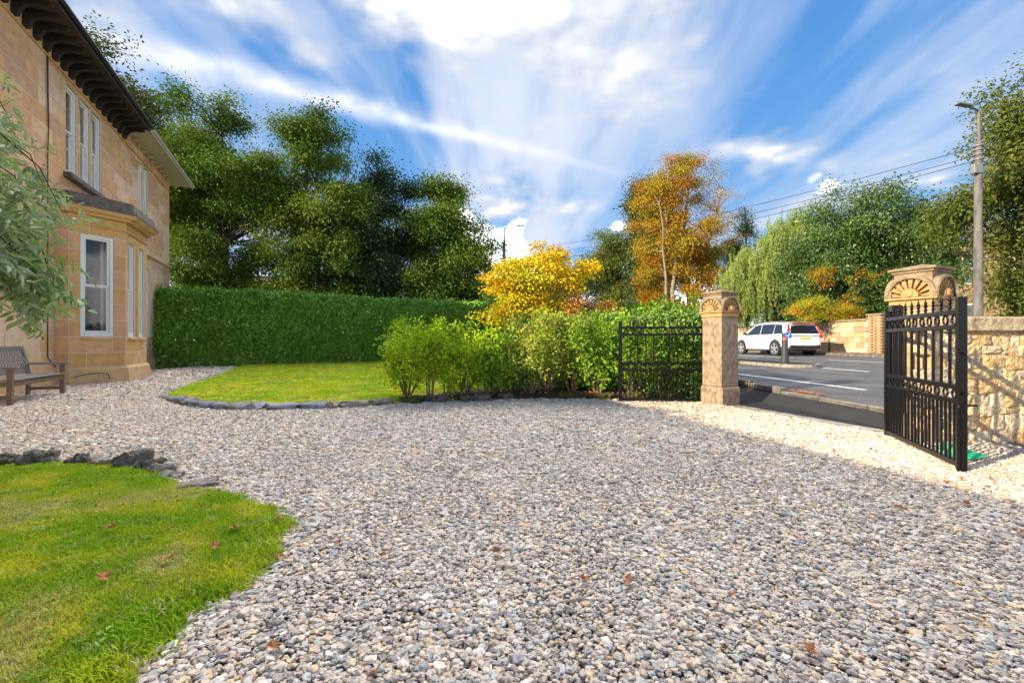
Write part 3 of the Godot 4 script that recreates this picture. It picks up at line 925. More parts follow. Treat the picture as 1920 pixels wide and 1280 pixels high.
func build_gate(hinge: Vector3, latch: Vector3, post_at: Vector3, label: String, bolt: bool) -> void:
	var dir := latch - hinge
	dir.y = 0
	var ln := dir.length()
	dir = dir.normalized()
	var bs := Basis(dir, Vector3.UP, dir.cross(Vector3.UP))
	var o := thing("iron_gate", label, "gate", hinge, bs, "black iron driveway gates")
	var g := G.new()
	var ys := [0.065, 0.60, 0.725, 1.245, 1.375]
	g.cbox(Vector3(0.02, 0.74, 0), Vector3(0.05, 1.46, 0.05), 0.004)
	gpart(o, "stile", g, M.iron)
	g = G.new()
	g.cbox(Vector3(ln - 0.025, 0.755, 0), Vector3(0.06, 1.49, 0.06), 0.004)
	gpart(o, "stile", g, M.iron)
	for y in ys:
		g = G.new()
		g.cbox(Vector3(ln * 0.5 - 0.005, y, 0), Vector3(ln - 0.10, 0.042, 0.042), 0.004)
		gpart(o, "rail", g, M.iron)
	var n_r := 10
	var sp := (ln - 0.11) / n_r
	var rg := G.new()
	rg.ring(Vector3.ZERO, 0.037, 0.0085, Basis.IDENTITY, 0, TAU, 18, 6)
	var rm := rg.mesh()
	var fg := G.new()
	fg.lathe(Vector3.ZERO, [Vector2(0.0, -0.002), Vector2(0.011, 0.0), Vector2(0.011, 0.02), Vector2(0.017, 0.026), Vector2(0.017, 0.034), Vector2(0.009, 0.042), Vector2(0.012, 0.056), Vector2(0.021, 0.066), Vector2(0.010, 0.076), Vector2(0.015, 0.092), Vector2(0.006, 0.125), Vector2(0.0, 0.152)], 8)
	var fm := fg.mesh()
	var ub := G.new()
	ub.box(Vector3.ZERO, Vector3(0.019, 1.245 - 0.725 - 0.042, 0.019))
	var um := ub.mesh()
	var lb := G.new()
	lb.box(Vector3.ZERO, Vector3(0.017, 0.60 - 0.065 - 0.042, 0.017))
	var lm := lb.mesh()
	for k in n_r:
		var x := 0.05 + sp * (k + 0.5)
		part(o, "ring", rm, M.iron, Transform3D(Basis.IDENTITY.scaled(Vector3(1, 1.15, 1)), Vector3(x, 1.31, 0)))
		part(o, "ring", rm, M.iron, Transform3D(Basis.IDENTITY, Vector3(x, 0.6625, 0)))
		part(o, "lower_bar", lm, M.iron, Transform3D(Basis.IDENTITY, Vector3(x, 0.3325, 0)))
		if k > 0:
			var xb := 0.05 + sp * k
			part(o, "upper_bar", um, M.iron, Transform3D(Basis.IDENTITY, Vector3(xb, 0.985, 0)))
			part(o, "lower_bar", lm, M.iron, Transform3D(Basis.IDENTITY, Vector3(xb, 0.3325, 0)))
			part(o, "finial", fm, M.iron, Transform3D(Basis.IDENTITY, Vector3(xb, 1.396, 0)))
	g = G.new()
	var lp := bs.inverse() * (post_at - hinge)
	g.cbox(Vector3(lp.x, 0.77, lp.z), Vector3(0.10, 1.54, 0.10), 0.006)
	gpart(o, "hinge_post", g, M.iron)
	g = G.new()
	for y in [0.22, 1.30]:
		g.tube([Vector3(lp.x, y, lp.z), Vector3(0.0, y, 0)], [0.014, 0.014], 8)
		g.lathe(Vector3(-0.01, y - 0.04, 0), [Vector2(0.0, 0), Vector2(0.018, 0), Vector2(0.018, 0.08), Vector2(0, 0.08)], 10)
	gpart(o, "hinge", g, M.iron)
	g = G.new()
	g.cbox(Vector3(ln + 0.018, 1.02, 0), Vector3(0.05, 0.022, 0.02), 0.003)
	g.cbox(Vector3(ln + 0.018, 0.68, 0), Vector3(0.05, 0.022, 0.02), 0.003)
	gpart(o, "latch", g, M.iron)
	if bolt:
		g = G.new()
		var ba := Vector3(ln + 0.03, 0, 0.045)
		var hd := bs.inverse() * Vector3(1, 0, 0)
		g.tube([ba, ba + Vector3(0, 0.56, 0), ba + Vector3(0, 0.575, 0) + hd * 0.02, ba + Vector3(0, 0.578, 0) + hd * 0.16], [0.009, 0.009, 0.009, 0.009], 8)
		g.cbox(ba + Vector3(-0.03, 0.34, -0.02), Vector3(0.08, 0.025, 0.03), 0.003)
		gpart(o, "drop_bolt", g, M.iron)

func lumpy(sd: int, pw := 4.0, amp := 0.12, sub := 3) -> ArrayMesh:
	# a rounded, uneven stone of unit size
	var f := FastNoiseLite.new()
	f.seed = sd
	f.frequency = 0.9
	f.fractal_octaves = 2
	var g := G.new()
	var P := func(p: Vector3) -> Vector3:
		var q := pow(pow(absf(p.x), pw) + pow(absf(p.y), pw) + pow(absf(p.z), pw), 1.0 / pw)
		var d := p / q
		return d * 0.5 * (1.0 + amp * f.get_noise_3dv(d * 1.3) * 2.0)
	for ax in 3:
		for s in [-1.0, 1.0]:
			for i in sub:
				for j in sub:
					var pts := []
					var nr := []
					for w in [[0, 0], [1, 0], [1, 1], [0, 1]]:
						var vs := []
						for e in [Vector2.ZERO, Vector2(0.04, 0), Vector2(0, 0.04)]:
							var p := Vector3.ZERO
							p[ax] = s
							p[(ax + 1) % 3] = -1.0 + 2.0 * (i + w[0]) / sub + e.x
							p[(ax + 2) % 3] = -1.0 + 2.0 * (j + w[1]) / sub + e.y
							vs.append(P.call(p))
						pts.append(vs[0])
						var nn: Vector3 = (vs[1] - vs[0]).cross(vs[2] - vs[0]).normalized()
						nr.append(nn if nn.dot(vs[0]) > 0 else -nn)
					g.t3(pts[0], pts[1], pts[2], nr[0], nr[1], nr[2])
					g.t3(pts[0], pts[2], pts[3], nr[0], nr[2], nr[3])
	return g.mesh()

func build_rubble_wall() -> void:
	var o := thing("rubble_wall", "sunlit rubble stone boundary wall with dressed coping beside the gate pillar", "wall", Vector3(4.72, 0, -5.02), Basis(Vector3(0.9976, 0, -0.0698), Vector3.UP, Vector3(0.0698, 0, 0.9976)))
	var g := G.new()
	g.box(Vector3(1.45, 0.61, -0.182), Vector3(2.9, 1.22, 0.34))
	gpart(o, "mortar_core", g, M.rubblemortar)
	var var_ := []
	for k in 6:
		var_.append(lumpy(200 + k, 8.0, 0.09, 4))
	var y := -0.04
	var row := 0
	while y < 1.16:
		var h := rng.randf_range(0.09, 0.19)
		if y + h > 1.08:
			h = 1.215 - y
		var x := -0.1 if row % 2 == 0 else -0.22
		while x < 2.9:
			var w := rng.randf_range(0.10, 0.34)
			var hh := h * rng.randf_range(0.8, 1.3)
			part(o, "stone", var_[rng.randi() % 6], M.rubble[rng.randi() % 5], Transform3D(Basis(Vector3(0, 0, 1), rng.randf_range(-0.14, 0.14)) * Basis.from_scale(Vector3(w * 1.03, hh * 1.03, 0.12)), Vector3(x + w * 0.5, y + h * 0.5, -0.058 + rng.randf_range(-0.008, 0.010))))
			x += w
		y += h
		row += 1
	for k in 3:
		g = G.new()
		g.cbox(Vector3(0.48 + 0.965 * k, 1.225 + 0.085, -0.17), Vector3(0.955, 0.17, 0.46), 0.02)
		gpart(o, "coping_stone", g, M.coping)
	# green bag left on the pebbles
	g = G.new()
	var pts := [Vector3(-0.16, 0.02, 0.02), Vector3(-0.12, 0.13, -0.03), Vector3(0.02, 0.085, 0.0), Vector3(0.22, 0.03, 0.02), Vector3(0.02, 0.015, 0.12), Vector3(-0.06, 0.06, 0.09), Vector3(0.0, 0.015, -0.08)]
	for f in [[0, 1, 5], [1, 2, 5], [2, 3, 5], [5, 3, 4], [0, 5, 4], [1, 6, 2], [2, 6, 3], [0, 6, 1]]:
		g.tri(pts[f[0]], pts[f[1]], pts[f[2]], Vector3(0, 1, 0.5))
	single("plastic_bag", "crumpled green plastic bag lying on pebbles below the rubble wall", "bag", g, M.green, "", Vector3(4.22, 0.02, -4.30), Basis(Vector3.UP, -0.15) * Basis.from_scale(Vector3(1.1, 1.2, 1.1)))

# ---------------------------------------------------------------- ground
var near_lawn := PackedVector2Array([Vector2(-4.48, -3.98), Vector2(-4.06, -4.10), Vector2(-3.31, -3.98), Vector2(-2.96, -3.82), Vector2(-2.66, -3.61), Vector2(-2.12, -3.35), Vector2(-1.58, -2.99), Vector2(-1.36, -2.77), Vector2(-1.22, -2.39), Vector2(-1.26, -2.03), Vector2(-1.27, -1.71), Vector2(-1.24, -1.49), Vector2(-1.3, 0.5), Vector2(-1.6, 2.5), Vector2(-4.2, 2.8), Vector2(-5.2, 0.0), Vector2(-6.0, -2.6), Vector2(-5.4, -3.8)])
var far_lawn := PackedVector2Array([Vector2(-12.0, -20.7), Vector2(-11.4, -18.9), Vector2(-9.22, -14.05), Vector2(-7.94, -11.11), Vector2(-7.12, -9.37), Vector2(-6.25, -8.53), Vector2(-5.37, -7.83), Vector2(-4.67, -7.56), Vector2(-4.03, -7.50), Vector2(-2.89, -7.7), Vector2(-2.11, -8.17), Vector2(-1.6, -9.2), Vector2(-0.5, -11.0), Vector2(1.0, -12.5), Vector2(1.6, -26.0), Vector2(-1.5, -27.0), Vector2(-6.7, -23.9)])
var bed_poly := PackedVector2Array([Vector2(-2.11, -8.17), Vector2(-1.0, -8.5), Vector2(0.41, -8.72), Vector2(2.0, -8.62), Vector2(3.25, -8.62), Vector2(3.25, -12.6), Vector2(1.0, -12.5), Vector2(-0.5, -11.0), Vector2(-1.6, -9.2)])

func roughen(poly: PackedVector2Array, step: float, amp: float, sd: int) -> PackedVector2Array:
	var f := FastNoiseLite.new()
	f.seed = sd
	f.frequency = 2.2
	f.fractal_octaves = 3
	var out := PackedVector2Array()
	for i in poly.size():
		var a := poly[i]
		var b := poly[(i + 1) % poly.size()]
		var k := maxi(1, int(a.distance_to(b) / step))
		for j in k:
			var p := a.lerp(b, float(j) / k)
			out.append(p + Vector2(f.get_noise_2d(p.x, p.y), f.get_noise_2d(p.x + 40.0, p.y)) * amp)
	return out

func edge_dist(p: Vector2, poly: PackedVector2Array) -> float:
	var d := 1e9
	for i in poly.size():
		d = minf(d, p.distance_to(Geometry2D.get_closest_point_to_segment(p, poly[i], poly[(i + 1) % poly.size()])))
	return d if Geometry2D.is_point_in_polygon(p, poly) else -d

func mound_y(p: Vector2, poly: PackedVector2Array, hmax: float, slope: float) -> float:
	var d := edge_dist(p, poly)
	return (0.012 + minf(hmax, d * slope)) if d > 0.0 else maxf(-0.06, 0.012 + d * 0.6)

func mound(called: String, poly: PackedVector2Array, cell: float, hmax: float, slope: float, mt: Material) -> void:
	var lo := Vector2(1e9, 1e9)
	var hi := -lo
	for p in poly:
		lo = lo.min(p)
		hi = hi.max(p)
	lo -= Vector2.ONE * cell
	var nx := int((hi.x - lo.x) / cell) + 2
	var nz := int((hi.y - lo.y) / cell) + 2
	var hs := PackedFloat32Array()
	var bn := FastNoiseLite.new()
	bn.frequency = 0.9
	for j in nz + 1:
		for i in nx + 1:
			var p := lo + Vector2(i, j) * cell
			var y := mound_y(p, poly, hmax, slope)
			hs.append(y + (0.018 * bn.get_noise_2d(p.x, p.y) if y > 0.03 else 0.0))
	var g := G.new()
	var at := func(i: int, j: int) -> Vector3:
		return Vector3(lo.x + i * cell, hs[j * (nx + 1) + i], lo.y + j * cell)
	var nm := func(i: int, j: int) -> Vector3:
		var a: float = hs[j * (nx + 1) + mini(i + 1, nx)] - hs[j * (nx + 1) + maxi(i - 1, 0)]
		var b: float = hs[mini(j + 1, nz) * (nx + 1) + i] - hs[maxi(j - 1, 0) * (nx + 1) + i]
		return Vector3(-a, 2.0 * cell, -b).normalized()
	for j in nz:
		for i in nx:
			if maxf(maxf(hs[j * (nx + 1) + i], hs[j * (nx + 1) + i + 1]), maxf(hs[(j + 1) * (nx + 1) + i], hs[(j + 1) * (nx + 1) + i + 1])) < -0.03:
				continue
			var a: Vector3 = at.call(i, j)
			var b: Vector3 = at.call(i + 1, j)
			var c: Vector3 = at.call(i + 1, j + 1)
			var d: Vector3 = at.call(i, j + 1)
			var na: Vector3 = nm.call(i, j)
			var nb: Vector3 = nm.call(i + 1, j)
			var nc: Vector3 = nm.call(i + 1, j + 1)
			var nd: Vector3 = nm.call(i, j + 1)
			g.t3(a, b, c, na, nb, nc)
			g.t3(a, c, d, na, nc, nd)
	struct(called, g, mt)

func sheet(called: String, pts: Array, mt: Material) -> void:
	var poly := PackedVector2Array()
	for p in pts:
		poly.append(Vector2(p.x, p.z))
	var idx := Geometry2D.triangulate_polygon(poly)
	var g := G.new()
	for i in range(0, idx.size(), 3):
		g.tri(pts[idx[i]], pts[idx[i + 1]], pts[idx[i + 2]], Vector3.UP)
	struct(called, g, mt)

func build_ground() -> void:
	sheet("ground", [Vector3(-400, -0.07, 300), Vector3(400, -0.07, 300), Vector3(400, -0.07, -500), Vector3(-400, -0.07, -500)], M.field)
	sheet("gravel_drive", [Vector3(-16, -0.004, 8), Vector3(6.0, -0.004, 8), Vector3(6.0, -0.004, -5.05), Vector3(4.66, -0.004, -5.05), Vector3(3.66, -0.004, -8.15), Vector3(3.2, -0.004, -9), Vector3(-2, -0.004, -27.0), Vector3(-20, -0.004, -24)], M.gravelbed)
	mound("lawn", near_lawn, 0.07, 0.05, 0.16, M.turf)
	mound("lawn", far_lawn, 0.22, 0.05, 0.3, M.turf)
	mound("flower_bed", bed_poly, 0.16, 0.10, 0.30, M.soil)
	# threshold, footway, kerb, road
	sheet("threshold", [Vector3(3.60, 0.002, -8.2), Vector3(4.62, 0.002, -5.1), Vector3(4.86, 0.012, -5.08), Vector3(3.86, 0.012, -8.25)], M.concrete)
	sheet("footway", [Vector3(3.86, 0.008, -8.25), Vector3(4.86, 0.008, -5.08), Vector3(5.16, 0.14, -5.05), RP(5.48, 6.0, 0.165), RP(5.48, 8.0, 0.175), RP(5.48, 9.0, 0.265), RP(5.48, 70, 0.265), RP(4.0, 70, 0.26), RP(4.2, 10.0, 0.10)], M.tarmac)
	sheet("road", [RP(5.46, 5.0, road_y(5.46)), RP(18.4, 5.0, road_y(18.4)), RP(18.4, 120, road_y(18.4)), RP(5.46, 120, road_y(5.46))], M.asphalt)
	sheet("far_footway", [RP(18.55, 5.0, 0.50), RP(20.2, 5.0, 0.52), RP(20.2, 120, 0.52), RP(18.55, 120, 0.50)], M.patch)
	sheet("far_ground", [RP(20.2, 0.0, 0.45), RP(300, -100.0, 0.45), RP(300, 400, 0.45), RP(20.2, 400, 0.45)], M.field)
	var kerb := thing("kerb", "", "")
	kerb.set_meta("kind", "structure")
	for k in 26:
		var g := G.new()
		var s0 := 5.1 + 0.92 * k
		var up := 0.06 if s0 < 7.2 else (0.09 if s0 < 8.1 else 0.13)
		up = 0.02 if s0 < 7.2 else up
		g.cbox(RP(5.54, s0 + 0.455, road_y(5.54) + up * 0.5 - 0.05), Vector3(0.13, up + 0.10, 0.90), 0.015, Basis(RQ, Vector3.UP, -RD))
		gpart(kerb, "kerb_stone", g, M.kerbstone)
	for k in 34:
		var g := G.new()
		g.cbox(RP(18.48, 14.0 + 0.92 * k, road_y(18.4) + 0.03), Vector3(0.13, 0.22, 0.90), 0.015, Basis(RQ, Vector3.UP, -RD))
		gpart(kerb, "kerb_stone", g, M.kerbstone)
	var marks := thing("road_markings", "", "")
	marks.set_meta("kind", "structure")
	for w in [[7.17, 7.9, 30.0, 0.11], [10.9, 11.9, 13.6, 0.11], [10.9, 7.6, 9.4, 0.11], [15.0, 15.2, 18.4, 0.10], [15.0, 20.5, 30.0, 0.10], [15.0, 8.0, 12.0, 0.10]]:
		var g := G.new()
		var q: float = w[0]
		var hw: float = w[3] * 0.5
		g.quad(RP(q - hw, w[1], road_y(q - hw) + 0.004), RP(q + hw, w[1], road_y(q + hw) + 0.004), RP(q + hw, w[2], road_y(q + hw) + 0.004), RP(q - hw, w[2], road_y(q - hw) + 0.004), Vector3.UP)
		gpart(marks, "line", g, M.paint)
	for w in [[8.3, 9.0, 11.4, 0.9], [12.4, 13.0, 19.0, 0.6]]:
		var pg := G.new()
		var q: float = w[0]
		var hw: float = w[3] * 0.5
		pg.quad(RP(q - hw, w[1], road_y(q - hw) + 0.004), RP(q + hw, w[1], road_y(q + hw) + 0.004), RP(q + hw, w[2], road_y(q + hw) + 0.004), RP(q - hw, w[2], road_y(q - hw) + 0.004), Vector3.UP)
		struct("road_patch", pg, M.patch)
	# traffic island
	var isl := thing("traffic_island", "pale kerbed traffic island in the road under the bollard", "traffic island")
	var g := G.new()
	var poly := PackedVector2Array()
	for k in 13:
		var a := PI + PI * k / 12.0
		poly.append(Vector2(10.75 + 0.72 * cos(a), 14.6 + 0.72 * sin(a)))
	poly.append(Vector2(11.47, 30.0))
	poly.append(Vector2(10.03, 30.0))
	var xf := Transform3D(Basis(RQ, RD, Vector3.UP), Vector3(0, 0.27, 0))
	g.prism(poly, -0.1, 0.10, xf)
	gpart(isl, "island_kerb", g, M.concrete)
	g = G.new()
	var pin := PackedVector2Array()
	for p in Geometry2D.offset_polygon(poly, -0.14)[0]:
		pin.append(p)
	g.prism(pin, 0.09, 0.106, xf)
	gpart(isl, "island_paving", g, M.tarmac)
	var b := thing("bollard", "grey traffic bollard with blue arrow disc on the island", "bollard", RP(10.70, 15.1, 0.372), Basis(RQ, Vector3.UP, -RD))
	g = G.new()
	g.lathe(Vector3.ZERO, [Vector2(0.125, 0), Vector2(0.125, 0.20), Vector2(0.115, 0.22), Vector2(0.115, 0.25), Vector2(0.105, 0.27), Vector2(0.098, 0.80)], 20)
	gpart(b, "post", g, M.bollard)
	g = G.new()
	g.lathe(Vector3.ZERO, [Vector2(0.100, 0.80), Vector2(0.103, 0.86), Vector2(0.100, 0.885)], 20)
	gpart(b, "reflective_band", g, M.red)
	g = G.new()
	g.lathe(Vector3.ZERO, [Vector2(0.099, 0.885), Vector2(0.10, 1.0), Vector2(0.085, 1.05), Vector2(0.0, 1.06)], 20)
	gpart(b, "cap", g, M.bollard)
	g = G.new()
	var tilt := Basis(Vector3(1, 0, 0), PI * 0.5)
	g.lathe(Vector3(0.06, 0.97, 0.09), [Vector2(0.0, 0.0), Vector2(0.115, 0.0), Vector2(0.115, 0.02), Vector2(0.0, 0.022)], 24, tilt)
	var disc := gpart(b, "sign_disc", g, M.blue)
	g = G.new()
	var sb := Basis(Vector3(0, 0, 1), -0.7)
	g.box(Vector3(0.06, 0.97, 0.1135) + sb * Vector3(0, 0.02, 0), Vector3(0.03, 0.11, 0.003), sb)
	for s in [-1.0, 1.0]:
		g.box(Vector3(0.06, 0.97, 0.1135) + sb * Vector3(s * 0.024, -0.045, 0), Vector3(0.026, 0.085, 0.003), sb * Basis(Vector3(0, 0, 1), s * 0.75))
	gpart(disc, "arrow", g, M.paint)

func gravel_ok(p: Vector2) -> bool:
	var w := Vector3(p.x, 0, p.y) - W0
	var lx := w.dot(HD)
	var lz := w.dot(ND)
	if lx > -3.2 and lz < 0.06: return false
	if lx > -0.1 and lx < 3.45 and lz < 1.3: 
		if lz < 0.36: return false
		var k := (lz - 0.28) / 0.91 * 0.765
		if lx > k - 0.12 and lx < 3.35 - k + 0.12: return false
	if p.x > 3.58 + (p.y + 8.1) * 0.317 and p.y < -5.0: return false
	if p.x > 3.2 and p.y < -8.3: return false
	if p.y < -19.1 - (p.x + 14.3) * 0.63: return false
	for poly in [near_lawn, far_lawn, bed_poly]:
		if Geometry2D.is_point_in_polygon(p, poly) and Geometry2D.is_point_in_polygon(p + Vector2(rng.randf_range(-0.07, 0.07), rng.randf_range(-0.07, 0.07)), poly):
			return false
	return true

func build_gravel() -> void:
	var shapes := []
	for k in 5:
		shapes.append(lumpy(300 + k, 2.3 if k < 3 else 3.2, 0.18 if k < 3 else 0.26, 3))
	var xfs := [[], [], [], [], []]
	var cols := [[], [], [], [], []]
	var pal := [Vector3(.52, .47, .41), Vector3(.45, .425, .40), Vector3(.38, .38, .375), Vector3(.58, .52, .44), Vector3(.52, .42, .35), Vector3(.33, .325, .33), Vector3(.64, .61, .56), Vector3(.46, .40, .34), Vector3(.41, .42, .43), Vector3(.55, .46, .39), Vector3(.27, .25, .24), Vector3(.56, .44, .29)]
	var pz := FastNoiseLite.new()
	pz.seed = 5
	pz.frequency = 0.8
	pz.fractal_octaves = 3
	var d := 0.9
	while d < 19.5:
		var cell := 0.0150 if d < 2.4 else (0.0178 if d < 4.5 else (0.024 if d < 8.5 else (0.04 if d < 13.0 else 0.07)))
		var x := maxf(-1.3 * d - 0.5, -13.5)
		var xe := minf(1.3 * d + 0.5, 5.3)
		while x < xe:
			var p := Vector2(x + rng.randf_range(-0.5, 0.5) * cell, -d + rng.randf_range(-0.5, 0.5) * cell)
			x += cell
			if not gravel_ok(p):
				continue
			var k := rng.randi() % 5
			var lay := pz.get_noise_2d(p.x, p.y)
			var s := cell * (1.04 + 0.26 * lay) * (0.82 + 1.15 * pow(rng.randf(), 2.4))
			if rng.randf() < 0.03:
				s *= 1.35
			var bs := Basis(Vector3.UP, rng.randf() * TAU) * Basis(Vector3(1, 0, 0), rng.randfn(0, 0.28)) * Basis.from_scale(Vector3(s * rng.randf_range(1.1, 1.5), s * rng.randf_range(0.42, 0.7), s))
			xfs[k].append(Transform3D(bs, Vector3(p.x, s * 0.2 + rng.randf() * 0.012, p.y)))
			var c: Vector3 = pal[rng.randi() % 12] * rng.randf_range(0.85, 1.3)
			cols[k].append(Color(c.x * 1.25, c.y * 1.13, c.z * 0.98))
		d += cell

	var o := thing("gravel", "pale rounded pebbles covering the driveway", "gravel")
	o.set_meta("kind", "stuff")
	for k in 5:
		copies(o, "pebbles", shapes[k], M.pebble, xfs[k], cols[k])

func tuft_mesh(n_: int, rad: float, hgt: float, sd: int, wid := 0.0035) -> ArrayMesh:
	var r := RandomNumberGenerator.new()
	r.seed = sd
	var g := G.new()
	for k in n_:
		var a := r.randf() * TAU
		var q := sqrt(r.randf()) * rad
		var b := Vector3(cos(a) * q, -0.004, sin(a) * q)
		var ha := r.randf() * TAU
		var lean := Vector3(cos(ha), 0, sin(ha))
		var side := lean.cross(Vector3.UP) * wid
		var h := hgt * r.randf_range(0.6, 1.15)
		var mid := b + Vector3.UP * h * 0.6 + lean * h * 0.25
		var tip := b + Vector3.UP * h * 0.85 + lean * h * r.randf_range(0.5, 0.95)
		var f := r.randf_range(0.75, 1.2)
		g.cc = Color(f * r.randf_range(0.9, 1.25), f, f * 0.9)
		g.leaf(b - side, mid - side * 0.7, mid + side * 0.7)
		g.leaf(b - side, mid + side * 0.7, b + side)
		g.leaf(mid - side * 0.7, tip, mid + side * 0.7)
	return g.mesh()

func build_grass() -> void:
	var pn := FastNoiseLite.new()
	pn.seed = 77
	pn.frequency = 0.55
	pn.fractal_octaves = 3
	var fnz := FastNoiseLite.new()
	fnz.seed = 78
	fnz.frequency = 2.2
	for which in 2:
		var poly: PackedVector2Array = near_lawn if which == 0 else far_lawn
		var shapes := []
		for k in 3:
			shapes.append(tuft_mesh(22 if which == 0 else 30, 0.027 if which == 0 else 0.085, 0.023 if which == 0 else 0.045, 500 + k + which * 10, 0.0015 if which == 0 else 0.006))
		var xfs := [[], [], []]
		var cols := [[], [], []]
		var d := -0.6 if which == 0 else 7.4
		var dm := 4.2 if which == 0 else 27.0
		while d < dm:
			var cell := 0.0205 if which == 0 else (0.075 if d < 12.0 else 0.12)
			if which == 0 and d < 1.3:
				cell = 0.07
			var x := -6.0 if which == 0 else -12.2
			if which == 0 and d > 0.9:
				x = maxf(x, -1.35 * d - 0.3)
			var xe := -1.1 if which == 0 else 1.7
			while x < xe:
				var p := Vector2(x + rng.randf_range(-0.5, 0.5) * cell, -d + rng.randf_range(-0.5, 0.5) * cell)
				x += cell
				var ed := edge_dist(p, poly)
				if ed < -0.02 or (ed < 0.05 and rng.randf() < 0.4):
					continue
				var nz := pn.get_noise_2d(p.x, p.y)
				var nf := fnz.get_noise_2d(p.x, p.y)
				var dry := clampf((nz - 0.04) * 3.6 + nf * 0.9, 0.0, 1.0)
				if dry > 0.8 and rng.randf() < 0.45:
					continue
				var gcol := Vector3(.29, .44, .018).lerp(Vector3(.60, .57, .03), clampf(0.45 + nf * 1.3 + nz * 1.2, 0, 1))
				gcol = gcol.lerp(Vector3(.68, .54, .24), dry * (0.95 if which == 0 else 0.18) * rng.randf_range(0.4, 1.0))
				if rng.randf() < 0.06:
					gcol = Vector3(.56, .47, .22)
				gcol *= rng.randf_range(0.8, 1.2) * (1.12 if which == 0 else 1.5)
				var k := rng.randi() % 3
				var s := rng.randf_range(0.7, 1.25) * (1.0 if dry < 0.5 else 0.75)
				if which == 0 and ed < 0.16:
					s *= rng.randf_range(1.0, 2.0)
				xfs[k].append(Transform3D(Basis(Vector3.UP, rng.randf() * TAU) * Basis.from_scale(Vector3(s, s, s)), Vector3(p.x, mound_y(p, poly, 0.05, 0.16 if which == 0 else 0.3) + 0.004, p.y)))
				cols[k].append(Color(gcol.x, gcol.y, gcol.z))
			d += cell
		var o := thing("grass", "worn mown turf with dry patches inside the rough stone edging" if which == 0 else "smooth mown turf below the clipped hedge", "grass")
		o.set_meta("kind", "stuff")
		for k in 3:
			copies(o, "grass_blades", shapes[k], M.grass, xfs[k], cols[k])
	# clover and small weeds in the near turf
	var wg := cluster(7, 0.022, 0.020, 0.016, 91, 0.25, 0.0)
	var wx := []
	var wc := []
	for k in 260:
		var p := Vector2(rng.randf_range(-4.6, -1.25), rng.randf_range(-4.0, -1.2))
		if edge_dist(p, near_lawn) < 0.03: continue
		wx.append(Transform3D(Basis(Vector3.UP, rng.randf() * TAU) * Basis.from_scale(Vector3.ONE * rng.randf_range(0.7, 1.5)), Vector3(p.x, mound_y(p, near_lawn, 0.05, 0.16) + 0.024, p.y)))
		wc.append(Color(.16, .32, .03) if rng.randf() < 0.7 else Color(.34, .46, .14))
	var wo := thing("clover", "low clover and weeds growing through the worn near turf", "weeds")
	wo.set_meta("kind", "stuff")
	copies(wo, "weed_leaves", wg, M.grass, wx, wc)

func build_edging() -> void:
	var vr := []
	for k in 5:
		vr.append(lumpy(600 + k, 4.5, 0.18, 3))
	var o := thing("lawn_edging", "row of flat grey stones edging the smooth lawn below the hedge", "edging stones")
	var path := [Vector2(-11.4, -18.9), Vector2(-9.22, -14.05), Vector2(-7.94, -11.11), Vector2(-7.15, -9.4), Vector2(-6.8, -8.85), Vector2(-6.25, -8.45), Vector2(-5.37, -7.77), Vector2(-4.67, -7.47), Vector2(-4.03, -7.41), Vector2(-2.89, -7.62), Vector2(-2.11, -8.09)]
	for i in path.size() - 1:
		var a: Vector2 = path[i]
		var b: Vector2 = path[i + 1]
		var ln := a.distance_to(b)
		var t := 0.0
		var dir := (b - a) / ln
		while t < ln - 0.05:
			var w := minf(rng.randf_range(0.34, 0.56), ln - t)
			if i < 3 and rng.randf() < 0.3:
				t += w
				continue
			var p := a + dir * (t + w * 0.5)
			var front := i >= 5
			var mt: Material = M.slab[rng.randi() % 3] if front else (M.slab[2] if rng.randf() < 0.6 else M.slab[0])
			part(o, "stone", vr[rng.randi() % 5], mt, Transform3D(Basis(Vector3.UP, -dir.angle() + rng.randfn(0, 0.06)) * Basis(Vector3(1, 0, 0), rng.randfn(0.12, 0.1)) * Basis.from_scale(Vector3(w * 0.98, 0.15 if front else 0.11, 0.26 if front else 0.16)), Vector3(p.x, 0.035 if front else 0.02, p.y)))
			t += w
	vr = []
	for k in 5:
		vr.append(lumpy(640 + k, 3.2, 0.34, 6))
	var r := thing("rock_edging", "rough dark rocks along the rim of the worn near lawn", "edging rocks")
	for w in [[-5.1, -4.02, 0.30, 0.16], [-4.62, -4.08, 0.36, 0.17], [-4.25, -4.14, 0.30, 0.20], [-3.92, -4.15, 0.22, 0.13], [-3.66, -4.10, 0.26, 0.10], [-3.36, -4.04, 0.27, 0.20], [-3.14, -3.95, 0.22, 0.13], [-2.95, -3.86, 0.20, 0.12], [-2.78, -3.72, 0.18, 0.08], [-2.45, -3.50, 0.30, 0.07]]:
		var pale: bool = w[3] < 0.125
		part(r, "rock", vr[rng.randi() % 5], M.slab[2] if pale else M.rock, Transform3D(Basis(Vector3.UP, rng.randf() * TAU) * Basis(Vector3(1, 0, 0), rng.randfn(0, 0.25)) * Basis.from_scale(Vector3(w[2], w[3] * 1.1, w[2] * 0.75)), Vector3(w[0], w[3] * 0.14, w[1] + 0.03)))
	var m := thing("bed_edging", "low mossy stones along the front of the shrub bed", "edging stones")
	var x := -2.0
	while x < 3.1:
		var w := rng.randf_range(0.18, 0.42)
		var z := -8.12 - (x + 2.1) * 0.25 if x < 0.4 else -8.68 + (x - 0.4) * 0.03
		if rng.randf() < 0.75:
			part(m, "stone", vr[rng.randi() % 5], M.moss if rng.randf() < 0.55 else M.rock, Transform3D(Basis(Vector3.UP, rng.randfn(0, 0.4)) * Basis.from_scale(Vector3(w, rng.randf_range(0.10, 0.2), 0.24)), Vector3(x + w * 0.5, 0.05, z - rng.randf() * 0.25)))
		x += w * 0.9

